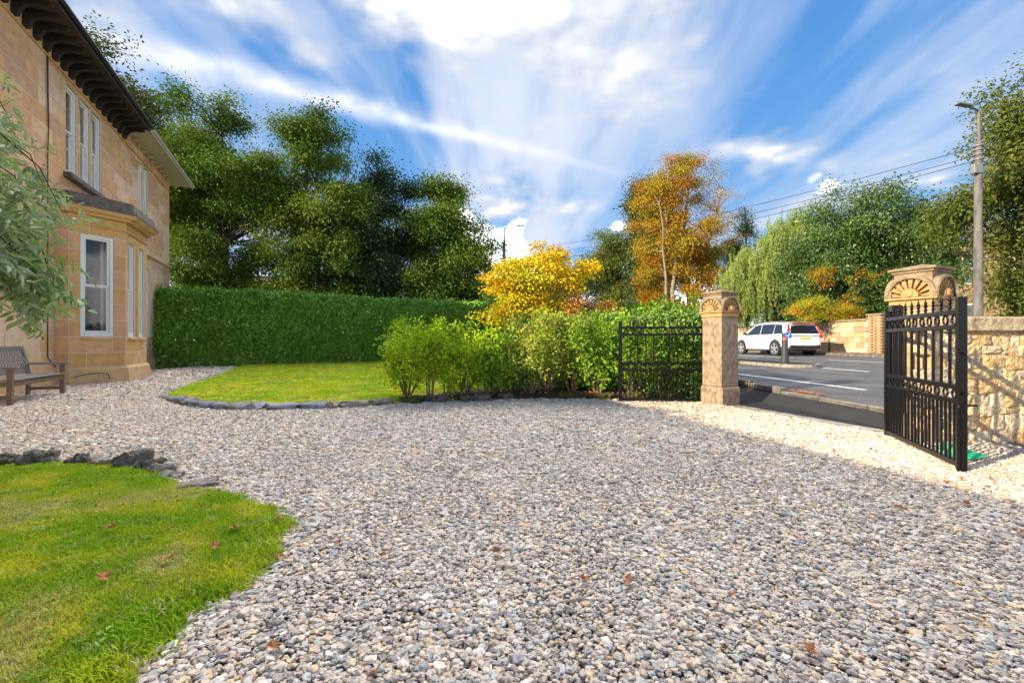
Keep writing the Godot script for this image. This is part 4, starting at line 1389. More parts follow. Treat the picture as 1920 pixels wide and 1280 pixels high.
# ---------------------------------------------------------------- vegetation
func cluster(n_: int, rad: float, ll: float, lw: float, sd: int, flat := 0.7, droop := 0.25, face := Vector3(0, 0.8, 0.75)) -> ArrayMesh:
	var r := RandomNumberGenerator.new()
	r.seed = sd
	var g := G.new()
	for k in n_:
		var b := Vector3(r.randfn(), r.randfn() * flat, r.randfn()) * rad * 0.55
		var dir := (b.normalized() + Vector3(r.randfn(), r.randfn() * 0.6, r.randfn()) * 0.6 + Vector3.DOWN * droop).normalized()
		var upv := (face + Vector3(r.randfn(), r.randfn(), r.randfn()) * 0.5).normalized()
		var side := dir.cross(upv).normalized() * lw * 0.5
		var l := ll * r.randf_range(0.6, 1.25)
		side *= r.randf_range(0.8, 1.15)
		var mid := b + dir * l * 0.45
		var lift := upv * lw * 0.14
		var tip := b + dir * l + Vector3.DOWN * l * 0.12
		var f := r.randf_range(0.72, 1.25)
		f = lerpf(f, 1.0, 0.5)
		g.cc = Color(f * r.randf_range(0.93, 1.08), f, f * r.randf_range(0.85, 1.08))
		g.leaf(b, mid + side + lift, tip)
		g.leaf(b, tip, mid - side + lift)
	return g.mesh()

func strand(n_: int, ln: float, ll: float, lw: float, sd: int) -> ArrayMesh:
	var r := RandomNumberGenerator.new()
	r.seed = sd
	var g := G.new()
	for k in n_:
		var t := (k + r.randf()) / n_
		var b := Vector3(sin(t * 3.0) * 0.06 + r.randfn() * 0.02, -t * ln, cos(t * 2.3) * 0.05 + r.randfn() * 0.02)
		var a := r.randf() * TAU
		var dir := (Vector3(cos(a), 0, sin(a)) * 0.75 + Vector3.DOWN * r.randf_range(0.5, 1.2)).normalized()
		var side := dir.cross(Vector3(r.randfn(), r.randfn(), r.randfn())).normalized() * lw * 0.5
		var mid := b + dir * ll * 0.45
		var f := r.randf_range(0.75, 1.25)
		g.cc = Color(f, f, f * 0.95)
		g.leaf(b, mid + side, b + dir * ll)
		g.leaf(b, b + dir * ll, mid - side)
	return g.mesh()

func pick(cols: Array, r: RandomNumberGenerator) -> Color:
	var a: Vector3 = cols[r.randi() % cols.size()]
	var b: Vector3 = cols[r.randi() % cols.size()]
	var c := a.lerp(b, r.randf()) * r.randf_range(0.8, 1.2)
	return Color(c.x, c.y, c.z)

func tree(called: String, label: String, category: String, at: Vector3, o: Dictionary) -> Node3D:
	# o: lobes [[offset, radii]], trunks [[foot, head, radius]], clumps, per, spread, shape, cols, bark, mt, seed
	var r := RandomNumberGenerator.new()
	r.seed = o.seed
	var t := thing(called, label, category, at, Basis.IDENTITY, o.get("group", ""))
	var wood := G.new()
	var lines := []
	for tr in o.trunks:
		var pts := []
		var rads := []
		for k in 7:
			var u := k / 6.0
			var p: Vector3 = tr[0].lerp(tr[1], u)
			if k > 0 and k < 6:
				p += Vector3(r.randfn(), 0, r.randfn()) * tr[2] * 0.9
			pts.append(p)
			rads.append(tr[2] * lerpf(1.0, 0.18, u) * (1.25 if k == 0 else 1.0))
		wood.tube(pts, rads, 8)
		lines.append(pts)
	var vol := []
	var tot := 0.0
	for lb in o.lobes:
		tot += lb[1].x * lb[1].y * lb[1].z
		vol.append(tot)
	var xfs := []
	var cols := []
	var shapes: Array = o.shape
	for s in shapes:
		xfs.append([])
		cols.append([])
	var hang: bool = o.get("hang", false)
	for k in o.clumps:
		var q := r.randf() * tot
		var li := 0
		while vol[li] < q:
			li += 1
		var lb: Array = o.lobes[li]
		var d := Vector3(r.randfn(), r.randfn(), r.randfn()).normalized()
		if hang:
			d.y = absf(d.y) * 0.9 + 0.05
		var c: Vector3 = lb[0] + d * lb[1] * pow(r.randf(), o.get("shell", 0.38))
		# limb from the nearest suitable trunk point
		var best: Vector3 = lines[0][2]
		var bd := 1e9
		for pts in lines:
			for i in range(1, 7):
				var p: Vector3 = pts[i]
				var dd := p.distance_to(c) + maxf(0.0, p.y - c.y + 0.4 * Vector2(p.x - c.x, p.z - c.z).length()) * 2.0
				if dd < bd:
					bd = dd
					best = p
		var ml := best.lerp(c, 0.5) + Vector3(r.randfn(), r.randfn() + 0.6, r.randfn()) * bd * 0.06
		var lr: float = o.get("limb", 0.05)
		wood.tube([best, ml, c], [lr * (0.6 + bd * 0.12), lr * 0.6, lr * 0.2], 4, false)
		for tw in o.get("twigs", 2):
			var e: Vector3 = c + Vector3(r.randf_range(-1.3, 1.3), r.randf_range(-0.5, 0.9), r.randf_range(-1.3, 1.3)) * float(o.spread)
			wood.tube([ml.lerp(c, r.randf_range(0.4, 1.0)), e], [lr * 0.25, lr * 0.08], 3, false)
		var per: int = o.per
		if o.has("bare") and r.randf() < float(o.bare.call(c)):
			per = int(per * 0.12)
		var base_c := pick(o.cols, r)
		if o.has("tint"):
			base_c = o.tint.call(c, base_c, r)
		for i in per:
			var s := r.randi() % shapes.size()
			var p := c + Vector3(r.randfn(), r.randfn() * float(o.get("flat", 0.6)), r.randfn()) * float(o.spread) * 0.62
			var sc := r.randf_range(0.7, 1.3)
			var ow: Vector3 = p - lb[0]
			var bs := Basis(Vector3.UP, (atan2(ow.x, ow.z) + r.randfn(0, 0.6)) if not hang else r.randf() * TAU) * Basis.from_scale(Vector3.ONE * sc)
			if not hang:
				bs = Basis(Vector3(1, 0, 0), r.randfn(0, 0.3)) * bs
			xfs[s].append(Transform3D(bs, p))
			var cc := base_c.lerp(pick(o.cols, r), 0.25)
			cols[s].append(cc)
	gpart(t, "trunk", wood, o.bark)
	for s in shapes.size():
		copies(t, "crown", shapes[s], o.get("mt", M.leaf), xfs[s], cols[s])
	return t

func hedge(called: String, label: String, a: Vector3, b: Vector3, hgt: float, thick: float, n_: int, shapes: Array, cols: Array, sd: int, mt: Material) -> void:
	# front face runs from a to b; depth goes to the far side
	var r := RandomNumberGenerator.new()
	r.seed = sd
	var f := FastNoiseLite.new()
	f.seed = sd
	f.frequency = 0.55
	var d := (b - a)
	var ln := d.length()
	d = d / ln
	var back := Vector3.UP.cross(d)
	if back.dot(a + b) < 0.0:
		back = -back
	var t := thing(called, label, "hedge", a, Basis.IDENTITY)
	var core := G.new()
	var bs := Basis(d, Vector3.UP, d.cross(Vector3.UP))
	var k := 0.0
	while k < ln:
		# woody inside: upright stems and a mat of twigs
		var p := d * k + back * r.randf_range(0.25, thick * 0.6)
		core.tube([p, p + Vector3(r.randfn() * 0.1, hgt * 0.45, r.randfn() * 0.1), p + Vector3(r.randfn() * 0.2, hgt * 0.9, r.randfn() * 0.2)], [0.028, 0.02, 0.008], 4, false)
		k += 0.14
	gpart(t, "stems", core, M.twig)
	var xfs := []
	var cl := []
	for s in shapes:
		xfs.append([])
		cl.append([])
	var area_f := ln * hgt
	var area_t := ln * thick
	var tot := area_f * 1.9 + area_t
	for i in n_:
		var q := r.randf() * tot
		var u := r.randf() * ln
		var p: Vector3
		if q < area_f * 1.25:
			var y := hgt * (0.03 + 0.97 * pow(r.randf(), 0.85))
			var ins := 0.30 * f.get_noise_2d(u * 1.3, y * 1.3) + 0.22 * f.get_noise_2d(u * 4.0, y * 4.0) + absf(r.randfn()) * 0.10
			if y > hgt - 0.25:
				ins += (y - hgt + 0.25) * 0.5
			p = d * u + Vector3.UP * y + back * ins
		elif q < area_f * 1.9:
			p = d * u + Vector3.UP * hgt * r.randf_range(0.05, 0.98) + back * r.randf_range(0.2, thick)
		else:
			p = d * u + Vector3.UP * (hgt + 0.14 * f.get_noise_2d(u * 1.1, 40.0) + 0.06 * f.get_noise_2d(u * 5.0, 60.0) - absf(r.randfn()) * 0.06) + back * r.randf_range(0.08, thick)
		if r.randf() < 0.04 and q > area_f * 1.9:
			p.y += r.randf() * 0.12
		var s := r.randi() % shapes.size()
		var yaw := atan2(-back.x, -back.z) + r.randfn(0, 0.45)
		xfs[s].append(Transform3D(Basis(Vector3.UP, yaw) * Basis(Vector3(1, 0, 0), r.randfn(0.25 if q < area_f * 1.25 else -0.3, 0.3)) * Basis.from_scale(Vector3.ONE * r.randf_range(0.7, 1.3)), p))
		var cc := pick(cols, r)
		var br := f.get_noise_2d(u * 0.7 + 50.0, p.y * 1.1)
		if br > 0.32 and r.randf() < 0.5:
			cc = cc.lerp(Color(.26, .36, .05), 0.5)
		cl[s].append(cc)
	for s in shapes.size():
		copies(t, "foliage", shapes[s], mt, xfs[s], cl[s])

func shrub(label: String, at: Vector3, hgt: float, wid: float, stems: int, n_: int, cols: Array, shapes: Array, sd: int, low := 0.25, mt: Material = null) -> void:
	var r := RandomNumberGenerator.new()
	r.seed = sd
	var t := thing("garden_shrub", label, "shrub", at, Basis.IDENTITY, "young shrubs in the bed")
	var wood := G.new()
	var xfs := []
	var cl := []
	for s in shapes:
		xfs.append([])
		cl.append([])
	for k in stems:
		var a := TAU * (k + r.randf() * 0.7) / stems
		var out := Vector3(cos(a), 0, sin(a)) * wid * r.randf_range(0.1, 1.25)
		var h := hgt * r.randf_range(0.55, 1.0)
		var p0 := Vector3(cos(a), 0, sin(a)) * 0.05
		var p1 := p0 + out * 0.35 + Vector3.UP * h * 0.35
		var p2 := out * 0.8 + Vector3.UP * h * 0.72
		var p3 := out + Vector3.UP * h
		var q := [p0, p1, p2, p3]
		wood.tube(q, [0.017, 0.013, 0.008, 0.003], 5, false)
		for j in 5:
			var u := r.randf_range(0.35, 0.9)
			var bp: Vector3 = q[1].lerp(q[3], u)
			var e := bp + Vector3(r.randfn() * 0.14, r.randf() * 0.22, r.randfn() * 0.14)
			wood.tube([bp, e], [0.006, 0.002], 3, false)
		for i in n_ / stems:
			var u := lerpf(low, 1.03, pow(r.randf(), 0.8))
			var seg := clampf(u * 3.0, 0.0, 2.999)
			var c: Vector3 = q[int(seg)].lerp(q[int(seg) + 1], seg - int(seg))
			var sp := 0.17 * (1.1 - u * 0.85) * (wid / 0.4)
			c += Vector3(r.randfn() * sp, r.randfn() * 0.07, r.randfn() * sp)
			var s := r.randi() % shapes.size()
			xfs[s].append(Transform3D(Basis(Vector3.UP, r.randf() * TAU) * Basis(Vector3(1, 0, 0), r.randfn(0, 0.4)) * Basis.from_scale(Vector3.ONE * r.randf_range(0.7, 1.25)), c))
			cl[s].append(pick(cols, r))
	gpart(t, "stems", wood, M.twig)
	for s in shapes.size():
		copies(t, "foliage", shapes[s], mt if mt else M.leaf, xfs[s], cl[s])

func build_plants() -> void:
	var V := func(x: float, y: float, z: float) -> Vector3: return Vector3(x, y, z)
	var small := [cluster(14, 0.15, 0.075, 0.042, 1, 0.8), cluster(14, 0.15, 0.075, 0.042, 2, 0.8), cluster(14, 0.16, 0.07, 0.04, 3, 0.8)]
	var tiny := [cluster(8, 0.10, 0.075, 0.040, 4, 0.9, -0.3), cluster(8, 0.10, 0.075, 0.038, 5, 0.9, -0.3), cluster(8, 0.11, 0.070, 0.042, 6, 0.9, -0.2)]
	var big := [cluster(28, 0.52, 0.155, 0.10, 7), cluster(28, 0.52, 0.15, 0.095, 8), cluster(26, 0.55, 0.165, 0.10, 9)]
	var bigger := [cluster(26, 0.72, 0.24, 0.15, 10), cluster(26, 0.72, 0.23, 0.15, 11)]
	var mapl := [cluster(13, 0.13, 0.068, 0.045, 12, 0.4, 0.35), cluster(13, 0.13, 0.068, 0.042, 13, 0.4, 0.35)]
	var hol := [cluster(18, 0.42, 0.15, 0.085, 14, 0.8), cluster(18, 0.42, 0.15, 0.08, 15, 0.8)]
	var hshape := [cluster(8, 0.19, 0.125, 0.078, 71, 0.9, 0.1, Vector3(0, 0.5, 1)), cluster(8, 0.19, 0.12, 0.075, 72, 0.9, 0.1, Vector3(0, 0.5, 1)), cluster(8, 0.20, 0.13, 0.072, 73, 0.9, 0.1, Vector3(0, 0.6, 0.9))]
	# hedges
	hedge("clipped_hedge", "tall clipped dark green hedge running from the villa behind the lawn", Vector3(-15.0, 0, -18.66), Vector3(-1.2, 0, -27.35), 3.24, 1.5, 25000, hshape, [Vector3(.17, .38, .035), Vector3(.23, .46, .045), Vector3(.32, .54, .07), Vector3(.12, .28, .03)], 21, M.hedgeleaf)
	hedge("boundary_hedge", "bright green hedge along the pavement behind the open gate", Vector3(3.05, 0, -9.5), Vector3(-0.6, 0, -27.0), 1.72, 0.9, 12000, hshape, [Vector3(.13, .29, .02), Vector3(.19, .36, .03), Vector3(.26, .40, .04), Vector3(.08, .19, .02)], 22, M.hedgeleaf)
	hedge("laurel_hedge", "loose leafy hedge joining the gate pillar behind the folded gate", Vector3(0.9, 0.05, -10.1), Vector3(3.62, 0.05, -8.75), 1.55, 0.8, 4000, small, [Vector3(.11, .26, .02), Vector3(.18, .34, .03), Vector3(.27, .40, .05), Vector3(.07, .16, .02)], 23, M.hedgeleaf)
	# shrubs in the bed
	var lime := [Vector3(.30, .48, .02), Vector3(.42, .56, .025), Vector3(.18, .34, .018), Vector3(.50, .58, .035)]
	var mid := [Vector3(.15, .32, .025), Vector3(.24, .42, .035), Vector3(.34, .46, .05), Vector3(.10, .22, .02)]
	var pale := [Vector3(.26, .38, .045), Vector3(.42, .47, .07), Vector3(.52, .46, .12), Vector3(.18, .30, .03)]
	var deep := [Vector3(.09, .20, .06), Vector3(.13, .26, .08), Vector3(.10, .22, .11)]
	var sh := [
		["tallest lime green shrub at the end of the bed on the lawn", -2.02, -8.75, 1.52, 0.48, 9, 900, lime, 0.22],
		["slim lime shrub on thin stems next to the tallest lime shrub", -1.55, -8.62, 1.40, 0.30, 5, 420, lime, 0.30],
		["small sparse sapling with bare lower stem at the bed edge", -1.22, -8.60, 0.85, 0.20, 3, 130, lime, 0.35],
		["bushy lime shrub with many bare twigs low down", -0.92, -8.90, 1.38, 0.48, 11, 760, lime, 0.28],
		["low mid green shrub in front of the blue green evergreen", -0.42, -8.95, 0.98, 0.36, 7, 420, mid, 0.28],
		["slender green shrub on two pale stems by mossy stones", -0.30, -9.15, 1.12, 0.38, 4, 430, mid, 0.36],
		["low blue green evergreen in the bed below the maple", 0.05, -9.55, 0.78, 0.50, 9, 620, deep, 0.05],
		["leafy shrub on forked pale stems below the yellow maple", 0.36, -9.05, 1.22, 0.42, 5, 560, pale, 0.36],
		["tall pale leaved shrub with clustered bare stems below the maple", 0.72, -9.40, 1.62, 0.52, 9, 1050, pale, 0.34],
		["rounded leafy shrub with sunlit top beside the pale leaved shrub", 1.22, -9.25, 1.58, 0.50, 8, 950, pale, 0.26],
		["dense green shrub next to the gate stile", 1.72, -9.05, 1.58, 0.44, 8, 850, mid, 0.22],
		["shrub growing directly behind the bars of the folded back gate", 2.35, -8.95, 1.40, 0.46, 8, 620, mid, 0.30],
		["thin shrub between the gate bars and the carved pillar", 2.95, -8.95, 1.30, 0.36, 6, 420, mid, 0.30],
	]
	for i in sh.size():
		var s: Array = sh[i]
		shrub(s[0], Vector3(s[1], 0.06, s[2]), s[3], s[4] * 1.15, s[5], int(s[6] * 0.62), s[7], tiny, 700 + i, s[8])
	# yellow maple
	tree("maple_tree", "yellow and orange japanese maple rising above the shrub bed", "maple", Vector3(0.55, 0.05, -10.5), {
		"lobes": [[V.call(0.05, 2.60, 0), V.call(0.95, 0.42, 0.7)], [V.call(-0.62, 2.55, 0.1), V.call(0.5, 0.45, 0.5)], [V.call(0.28, 3.15, 0), V.call(0.42, 0.34, 0.4)], [V.call(0.80, 2.5, 0), V.call(0.42, 0.32, 0.4)], [V.call(-0.80, 1.70, 0.2), V.call(0.42, 0.30, 0.35)], [V.call(0.0, 1.95, 0), V.call(0.75, 0.34, 0.5)], [V.call(-0.95, 2.95, 0), V.call(0.22, 0.16, 0.2)], [V.call(1.1, 2.75, 0), V.call(0.22, 0.16, 0.2)]],
		"trunks": [[V.call(-0.15, 0, 0), V.call(-0.2, 2.5, 0), 0.05], [V.call(0.1, 0, 0), V.call(0.6, 2.4, 0.1), 0.04], [V.call(0, 0, 0), V.call(0.1, 2.9, -0.1), 0.04]],
		"clumps": 120, "per": 13, "spread": 0.21, "flat": 0.26, "shape": mapl, "limb": 0.016, "bark": M.palebark, "seed": 31,
		"cols": [Vector3(.80, .50, .015), Vector3(.76, .58, .02), Vector3(.78, .40, .012), Vector3(.60, .56, .03), Vector3(.50, .52, .03)],
		"tint": func(c: Vector3, b: Color, r: RandomNumberGenerator) -> Color: return b.lerp(Color(.70, .20, .012), clampf((c.y - 2.6) * 0.9, 0, 0.6) * r.randf()).lerp(Color(.42, .46, .03), clampf((2.5 - c.y) * 0.5, 0, 0.5) * r.randf())})
	for w in [[1.45, -10.3, 1.95, "amber leaved shrub poking up close beside the yellow maple"], [2.25, -10.6, 1.95, "amber leaved shrub above the hedge between maple and iron gate"]]:
		tree("amber_shrub", w[3], "shrub", Vector3(w[0], 0.05, w[1]), {"group": "amber shrubs behind the hedge",
			"lobes": [[V.call(0, 1.65, 0), V.call(0.18, 0.5, 0.18)]], "trunks": [[V.call(0, 0, 0), V.call(0, 2.0, 0), 0.02]], "clumps": 16, "per": 7, "spread": 0.15, "shape": mapl, "limb": 0.008, "bark": M.palebark, "seed": int(w[0] * 100), "cols": [Vector3(.62, .26, .05), Vector3(.55, .34, .08)]})
	# trees beyond the clipped hedge
	var oak := [Vector3(.07, .14, .022), Vector3(.10, .18, .026), Vector3(.15, .22, .032), Vector3(.05, .10, .02), Vector3(.20, .25, .035)]
	var olive := [Vector3(.085, .105, .025), Vector3(.13, .14, .030), Vector3(.17, .14, .035), Vector3(.06, .08, .02)]
	var grp := "trees beyond the clipped hedge"
	tree("lime_tree", "tall tree with olive crown rising behind the villa roof", "tree", Vector3(-27.5, 0, -32), {"group": grp, "lobes": [[V.call(-1, 15.5, 0), V.call(4.5, 6.0, 4)], [V.call(3.5, 11.5, 0), V.call(4, 5, 4)], [V.call(-2, 8.0, 0), V.call(5, 4, 4)]], "trunks": [[V.call(0, 0, 0), V.call(0, 17, 0), 0.4]], "clumps": 190, "per": 28, "spread": 1.0, "shape": bigger, "limb": 0.07, "bark": M.bark, "seed": 41, "cols": olive})
	tree("broadleaf_tree", "broad dark tree standing where the hedge meets the villa corner", "tree", Vector3(-18.2, 0, -28.5), {"group": grp, "lobes": [[V.call(-0.8, 14.0, 0), V.call(2.5, 3.6, 2.6)], [V.call(0, 9.5, 0), V.call(4.2, 3.6, 3.4)], [V.call(0.3, 5.0, 0), V.call(4.3, 3.4, 3.2)], [V.call(-3.2, 11.5, 0), V.call(2.4, 2.6, 2.4)], [V.call(2.3, 10.6, 0), V.call(1.7, 2.0, 2)]], "trunks": [[V.call(0, 0, 0), V.call(0, 14, 0), 0.42]], "clumps": 135, "per": 32, "spread": 0.69, "twigs": 3, "shape": big, "limb": 0.085, "bark": M.bark, "seed": 42, "cols": oak})
	tree("broadleaf_tree", "tall dark tree forking into several stems just above the hedge", "tree", Vector3(-12.3, 0, -28.5), {"group": grp, "lobes": [[V.call(0, 13.0, 0), V.call(1.8, 2.8, 2.0)], [V.call(0.4, 9.2, 0), V.call(3.0, 2.8, 2.6)], [V.call(0.2, 5.6, 0), V.call(2.9, 3.0, 2.6)], [V.call(-2.2, 10.4, 0), V.call(1.4, 1.9, 1.4)], [V.call(2.2, 11.0, 0), V.call(1.1, 1.4, 1.2)]], "trunks": [[V.call(-0.2, 0, 0), V.call(-0.6, 12.5, 0), 0.24], [V.call(0.2, 0, 0), V.call(0.9, 12, 0), 0.22], [V.call(0, 0, 0.2), V.call(0, 13, 0), 0.22]], "clumps": 105, "per": 30, "spread": 0.63, "twigs": 3, "shape": big, "limb": 0.075, "bark": M.bark, "seed": 43, "cols": oak})
	tree("broadleaf_tree", "blue green tree between two taller trees over the hedge", "tree", Vector3(-8.6, 0, -30), {"group": grp, "lobes": [[V.call(-0.4, 11.4, 0), V.call(1.5, 2.1, 1.5)], [V.call(1.2, 10.4, 0), V.call(1.4, 2.0, 1.4)], [V.call(0, 7.8, 0), V.call(2.7, 2.4, 2.4)], [V.call(0.2, 4.4, 0), V.call(2.8, 2.4, 2.4)]], "trunks": [[V.call(0, 0, 0), V.call(-0.2, 12, 0), 0.2], [V.call(0.3, 0, 0), V.call(1.0, 11, 0), 0.18]], "clumps": 95, "per": 30, "spread": 0.62, "twigs": 3, "shape": big, "limb": 0.075, "bark": M.bark, "seed": 44, "cols": [Vector3(.035, .075, .03), Vector3(.055, .105, .042), Vector3(.08, .13, .045), Vector3(.03, .055, .025)]})
	tree("broadleaf_tree", "spreading dark tree at the hedge end next to the maple", "tree", Vector3(-4.4, 0, -30), {"group": grp, "lobes": [[V.call(0, 10.6, 0), V.call(1.3, 2.3, 1.4)], [V.call(0.2, 8.2, 0), V.call(2.3, 2.2, 2.0)], [V.call(1.6, 6.6, 0), V.call(1.9, 1.7, 1.6)], [V.call(-0.3, 4.6, 0), V.call(2.7, 2.6, 2.2)], [V.call(2.1, 3.6, 0), V.call(1.5, 1.4, 1.4)]], "trunks": [[V.call(0, 0, 0), V.call(0, 11.5, 0), 0.25]], "clumps": 105, "per": 30, "spread": 0.60, "twigs": 3, "shape": big, "limb": 0.075, "bark": M.bark, "seed": 45, "cols": oak})
	for w in [[0.6, -31.0, 5.4, "dark rounded bush filling the gap below the maple crown"], [-1.9, -32.0, 5.0, "green bush at the far end of the clipped hedge"], [1.0, -27.5, 4.2, "leafy bush over the pavement hedge behind the maple"], [-17.6, -34.5, 5.6, "broad light green bush in the gap beside the broad dark tree"], [-15.4, -33.0, 5.2, "sunlit yellow green bush glowing behind the tree trunks by the villa"], [-21.0, -36.0, 6.0, "pale olive bush behind the broad dark tree"], [-2.0, -37.0, 4.4, "light green bush beyond the spreading dark tree"], [-10.5, -37.0, 4.8, "yellowish bush behind the forking dark tree"]]:
		tree("background_bush", w[3], "bush", Vector3(w[0], 0, w[1]), {"group": "bushes behind the tree trunks", "lobes": [[V.call(0, w[2] * 0.5, 0), V.call(2.6, w[2] * 0.5, 2.0)]], "trunks": [[V.call(0, 0, 0), V.call(0, w[2] * 0.8, 0), 0.08]], "clumps": 60, "per": 22, "spread": 0.8, "shape": big, "limb": 0.03, "bark": M.bark, "seed": int(100 - w[0]), "cols": [Vector3(.30, .34, .02), Vector3(.40, .36, .02), Vector3(.18, .24, .03)] if w[0] < -2.5 else [Vector3(.07, .14, .025), Vector3(.11, .19, .03), Vector3(.05, .09, .02)]})
	# trees over the road
	var og := "trees across the road"
	tree("broadleaf_tree", "light green airy tree beside the ivy covered trunk", "tree", Vector3(16.0, 0.4, -70), {"group": og, "lobes": [[V.call(0, 15.5, 0), V.call(3.4, 3.4, 3)], [V.call(-1.2, 11.0, 0), V.call(4.6, 3.2, 3)], [V.call(1.0, 7.0, 0), V.call(3.4, 3.0, 3)]], "trunks": [[V.call(0.6, 0, 0), V.call(0.4, 17, 0), 0.3]], "clumps": 105, "per": 26, "spread": 1.3, "shape": bigger, "limb": 0.06, "bark": M.bark, "seed": 51, "cols": [Vector3(.12, .17, .03), Vector3(.17, .20, .035), Vector3(.08, .12, .025), Vector3(.22, .20, .04)]})
	tree("ivy_tree", "dark ivy clad tree column beside the orange chestnut", "tree", Vector3(17.3, 0.4, -57), {"group": og, "lobes": [[V.call(0, 17.5, 0), V.call(2.3, 4.0, 2)], [V.call(-0.5, 11.0, 0), V.call(2.0, 5.0, 2)], [V.call(0.2, 5.0, 0), V.call(2.2, 5.0, 2)]], "trunks": [[V.call(0, 0, 0), V.call(0, 19, 0), 0.4]], "clumps": 150, "per": 28, "spread": 1.0, "shape": bigger, "limb": 0.05, "bark": M.bark, "seed": 52, "cols": [Vector3(.05, .085, .02), Vector3(.035, .06, .015), Vector3(.08, .11, .025)], "mt": M.glossleaf})
	tree("chestnut_tree", "rust orange horse chestnut with bare branching top and pale trunks", "tree", Vector3(16.7, 0.4, -46), {"group": og,
		"lobes": [[V.call(1.0, 16.8, 0), V.call(2.7, 3.0, 2.6)], [V.call(-1.8, 14.2, 0), V.call(2.6, 3.6, 2.6)], [V.call(1.2, 10.5, 0), V.call(4.6, 3.4, 3.2)], [V.call(1.4, 5.2, 0), V.call(4.4, 4.0, 3.2)], [V.call(4.4, 14.0, 0), V.call(2.2, 3.4, 2.2)], [V.call(-2.0, 8.0, 0), V.call(2.0, 4.0, 2.0)]],
		"trunks": [[V.call(-0.9, 0, 1.6), V.call(-1.5, 17, 1.8), 0.27], [V.call(-1.0, 0, 1.8), V.call(-2.5, 14, 2.2), 0.22], [V.call(0.6, 0, 0), V.call(1.6, 18.5, 0), 0.3], [V.call(1.0, 3, 0), V.call(4.6, 16.0, 0), 0.2]],
		"clumps": 210, "per": 34, "spread": 0.72, "shape": big, "limb": 0.055, "twigs": 4, "bark": M.palebark, "seed": 53, 
		"bare": func(c: Vector3) -> float: return 0.93 if c.x > 2.6 and c.y > 10.0 else 0.12,
		"cols": [Vector3(.42, .185, .018), Vector3(.50, .26, .02), Vector3(.36, .14, .016), Vector3(.42, .30, .025), Vector3(.27, .30, .04)]})
	tree("conifer_tree", "feathery green larch top between chestnut and weeping tree", "tree", Vector3(25.6, 0.4, -50), {"group": og, "lobes": [[V.call(0, 13.6, 0), V.call(0.9, 1.9, 0.9)], [V.call(0, 10.6, 0), V.call(1.8, 2.0, 1.8)], [V.call(0, 6.5, 0), V.call(2.6, 3.5, 2.6)]], "trunks": [[V.call(0, 0, 0), V.call(0, 15.5, 0), 0.25]], "clumps": 90, "per": 22, "spread": 0.8, "shape": big, "limb": 0.04, "bark": M.bark, "seed": 54, "cols": [Vector3(.08, .14, .035), Vector3(.12, .17, .04), Vector3(.06, .10, .03)]})
	var st := [strand(60, 1.5, 0.12, 0.045, 21), strand(60, 1.2, 0.12, 0.045, 22)]
	tree("weeping_tree", "weeping tree with curtains of hanging pale green foliage", "tree", Vector3(19.0, 0.4, -32.4), {"group": og, "hang": true, "shell": 0.25, "lobes": [[V.call(1.0, 6.6, 0), V.call(2.0, 3.3, 2.0)], [V.call(-1.4, 5.1, 0), V.call(2.1, 2.7, 1.9)], [V.call(2.2, 5.2, 0), V.call(1.6, 3.2, 1.8)], [V.call(-2.6, 3.9, 0), V.call(1.5, 2.2, 1.6)]], "trunks": [[V.call(0.4, 0, -0.5), V.call(0.8, 8.8, -0.5), 0.25]], "clumps": 300, "per": 12, "spread": 0.55, "flat": 1.3, "shape": st, "limb": 0.03, "bark": M.bark, "seed": 55, "cols": [Vector3(.24, .32, .075), Vector3(.31, .38, .10), Vector3(.18, .26, .055), Vector3(.38, .42, .14)]})
	tree("holly_tree", "large glossy green holly tree behind the far stone wall", "tree", Vector3(22.2, 0.4, -28.6), {"group": og, "lobes": [[V.call(-0.4, 8.0, 0), V.call(2.8, 2.6, 2.6)], [V.call(-2.6, 4.8, 0), V.call(2.6, 3.4, 2.4)], [V.call(2.2, 5.6, 0), V.call(2.6, 2.8, 2.4)], [V.call(0, 3.0, 0.4), V.call(4.4, 2.6, 2.6)], [V.call(3.3, 7.6, 0), V.call(1.6, 1.4, 1.6)], [V.call(4.4, 5.6, 0), V.call(1.4, 1.6, 1.4)]], "trunks": [[V.call(0, 0, 0), V.call(0, 9.5, 0), 0.3]], "clumps": 260, "per": 26, "spread": 0.72, "shape": hol, "limb": 0.035, "twigs": 3, "bark": M.bark, "seed": 56, "cols": [Vector3(.045, .10, .018), Vector3(.075, .15, .026), Vector3(.11, .19, .035), Vector3(.03, .065, .014)], "mt": M.glossleaf})
	tree("firethorn_bush", "yellow and orange berried bush spilling over the far stone wall", "bush", Vector3(18.3, 0.4, -25.9), {"group": "bushes over the far wall", "lobes": [[V.call(-1.2, 2.5, 0), V.call(1.4, 0.7, 0.7)], [V.call(0.6, 2.4, 0), V.call(1.1, 0.65, 0.7)], [V.call(-0.3, 4.3, -0.6), V.call(0.5, 1.0, 0.5)]], "trunks": [[V.call(0, 0, -0.3), V.call(0, 3.6, -0.5), 0.06]], "clumps": 60, "per": 20, "spread": 0.38, "shape": small, "limb": 0.015, "bark": M.bark, "seed": 57, "cols": [Vector3(.45, .42, .02), Vector3(.32, .36, .03), Vector3(.14, .20, .03), Vector3(.62, .22, .02)]})
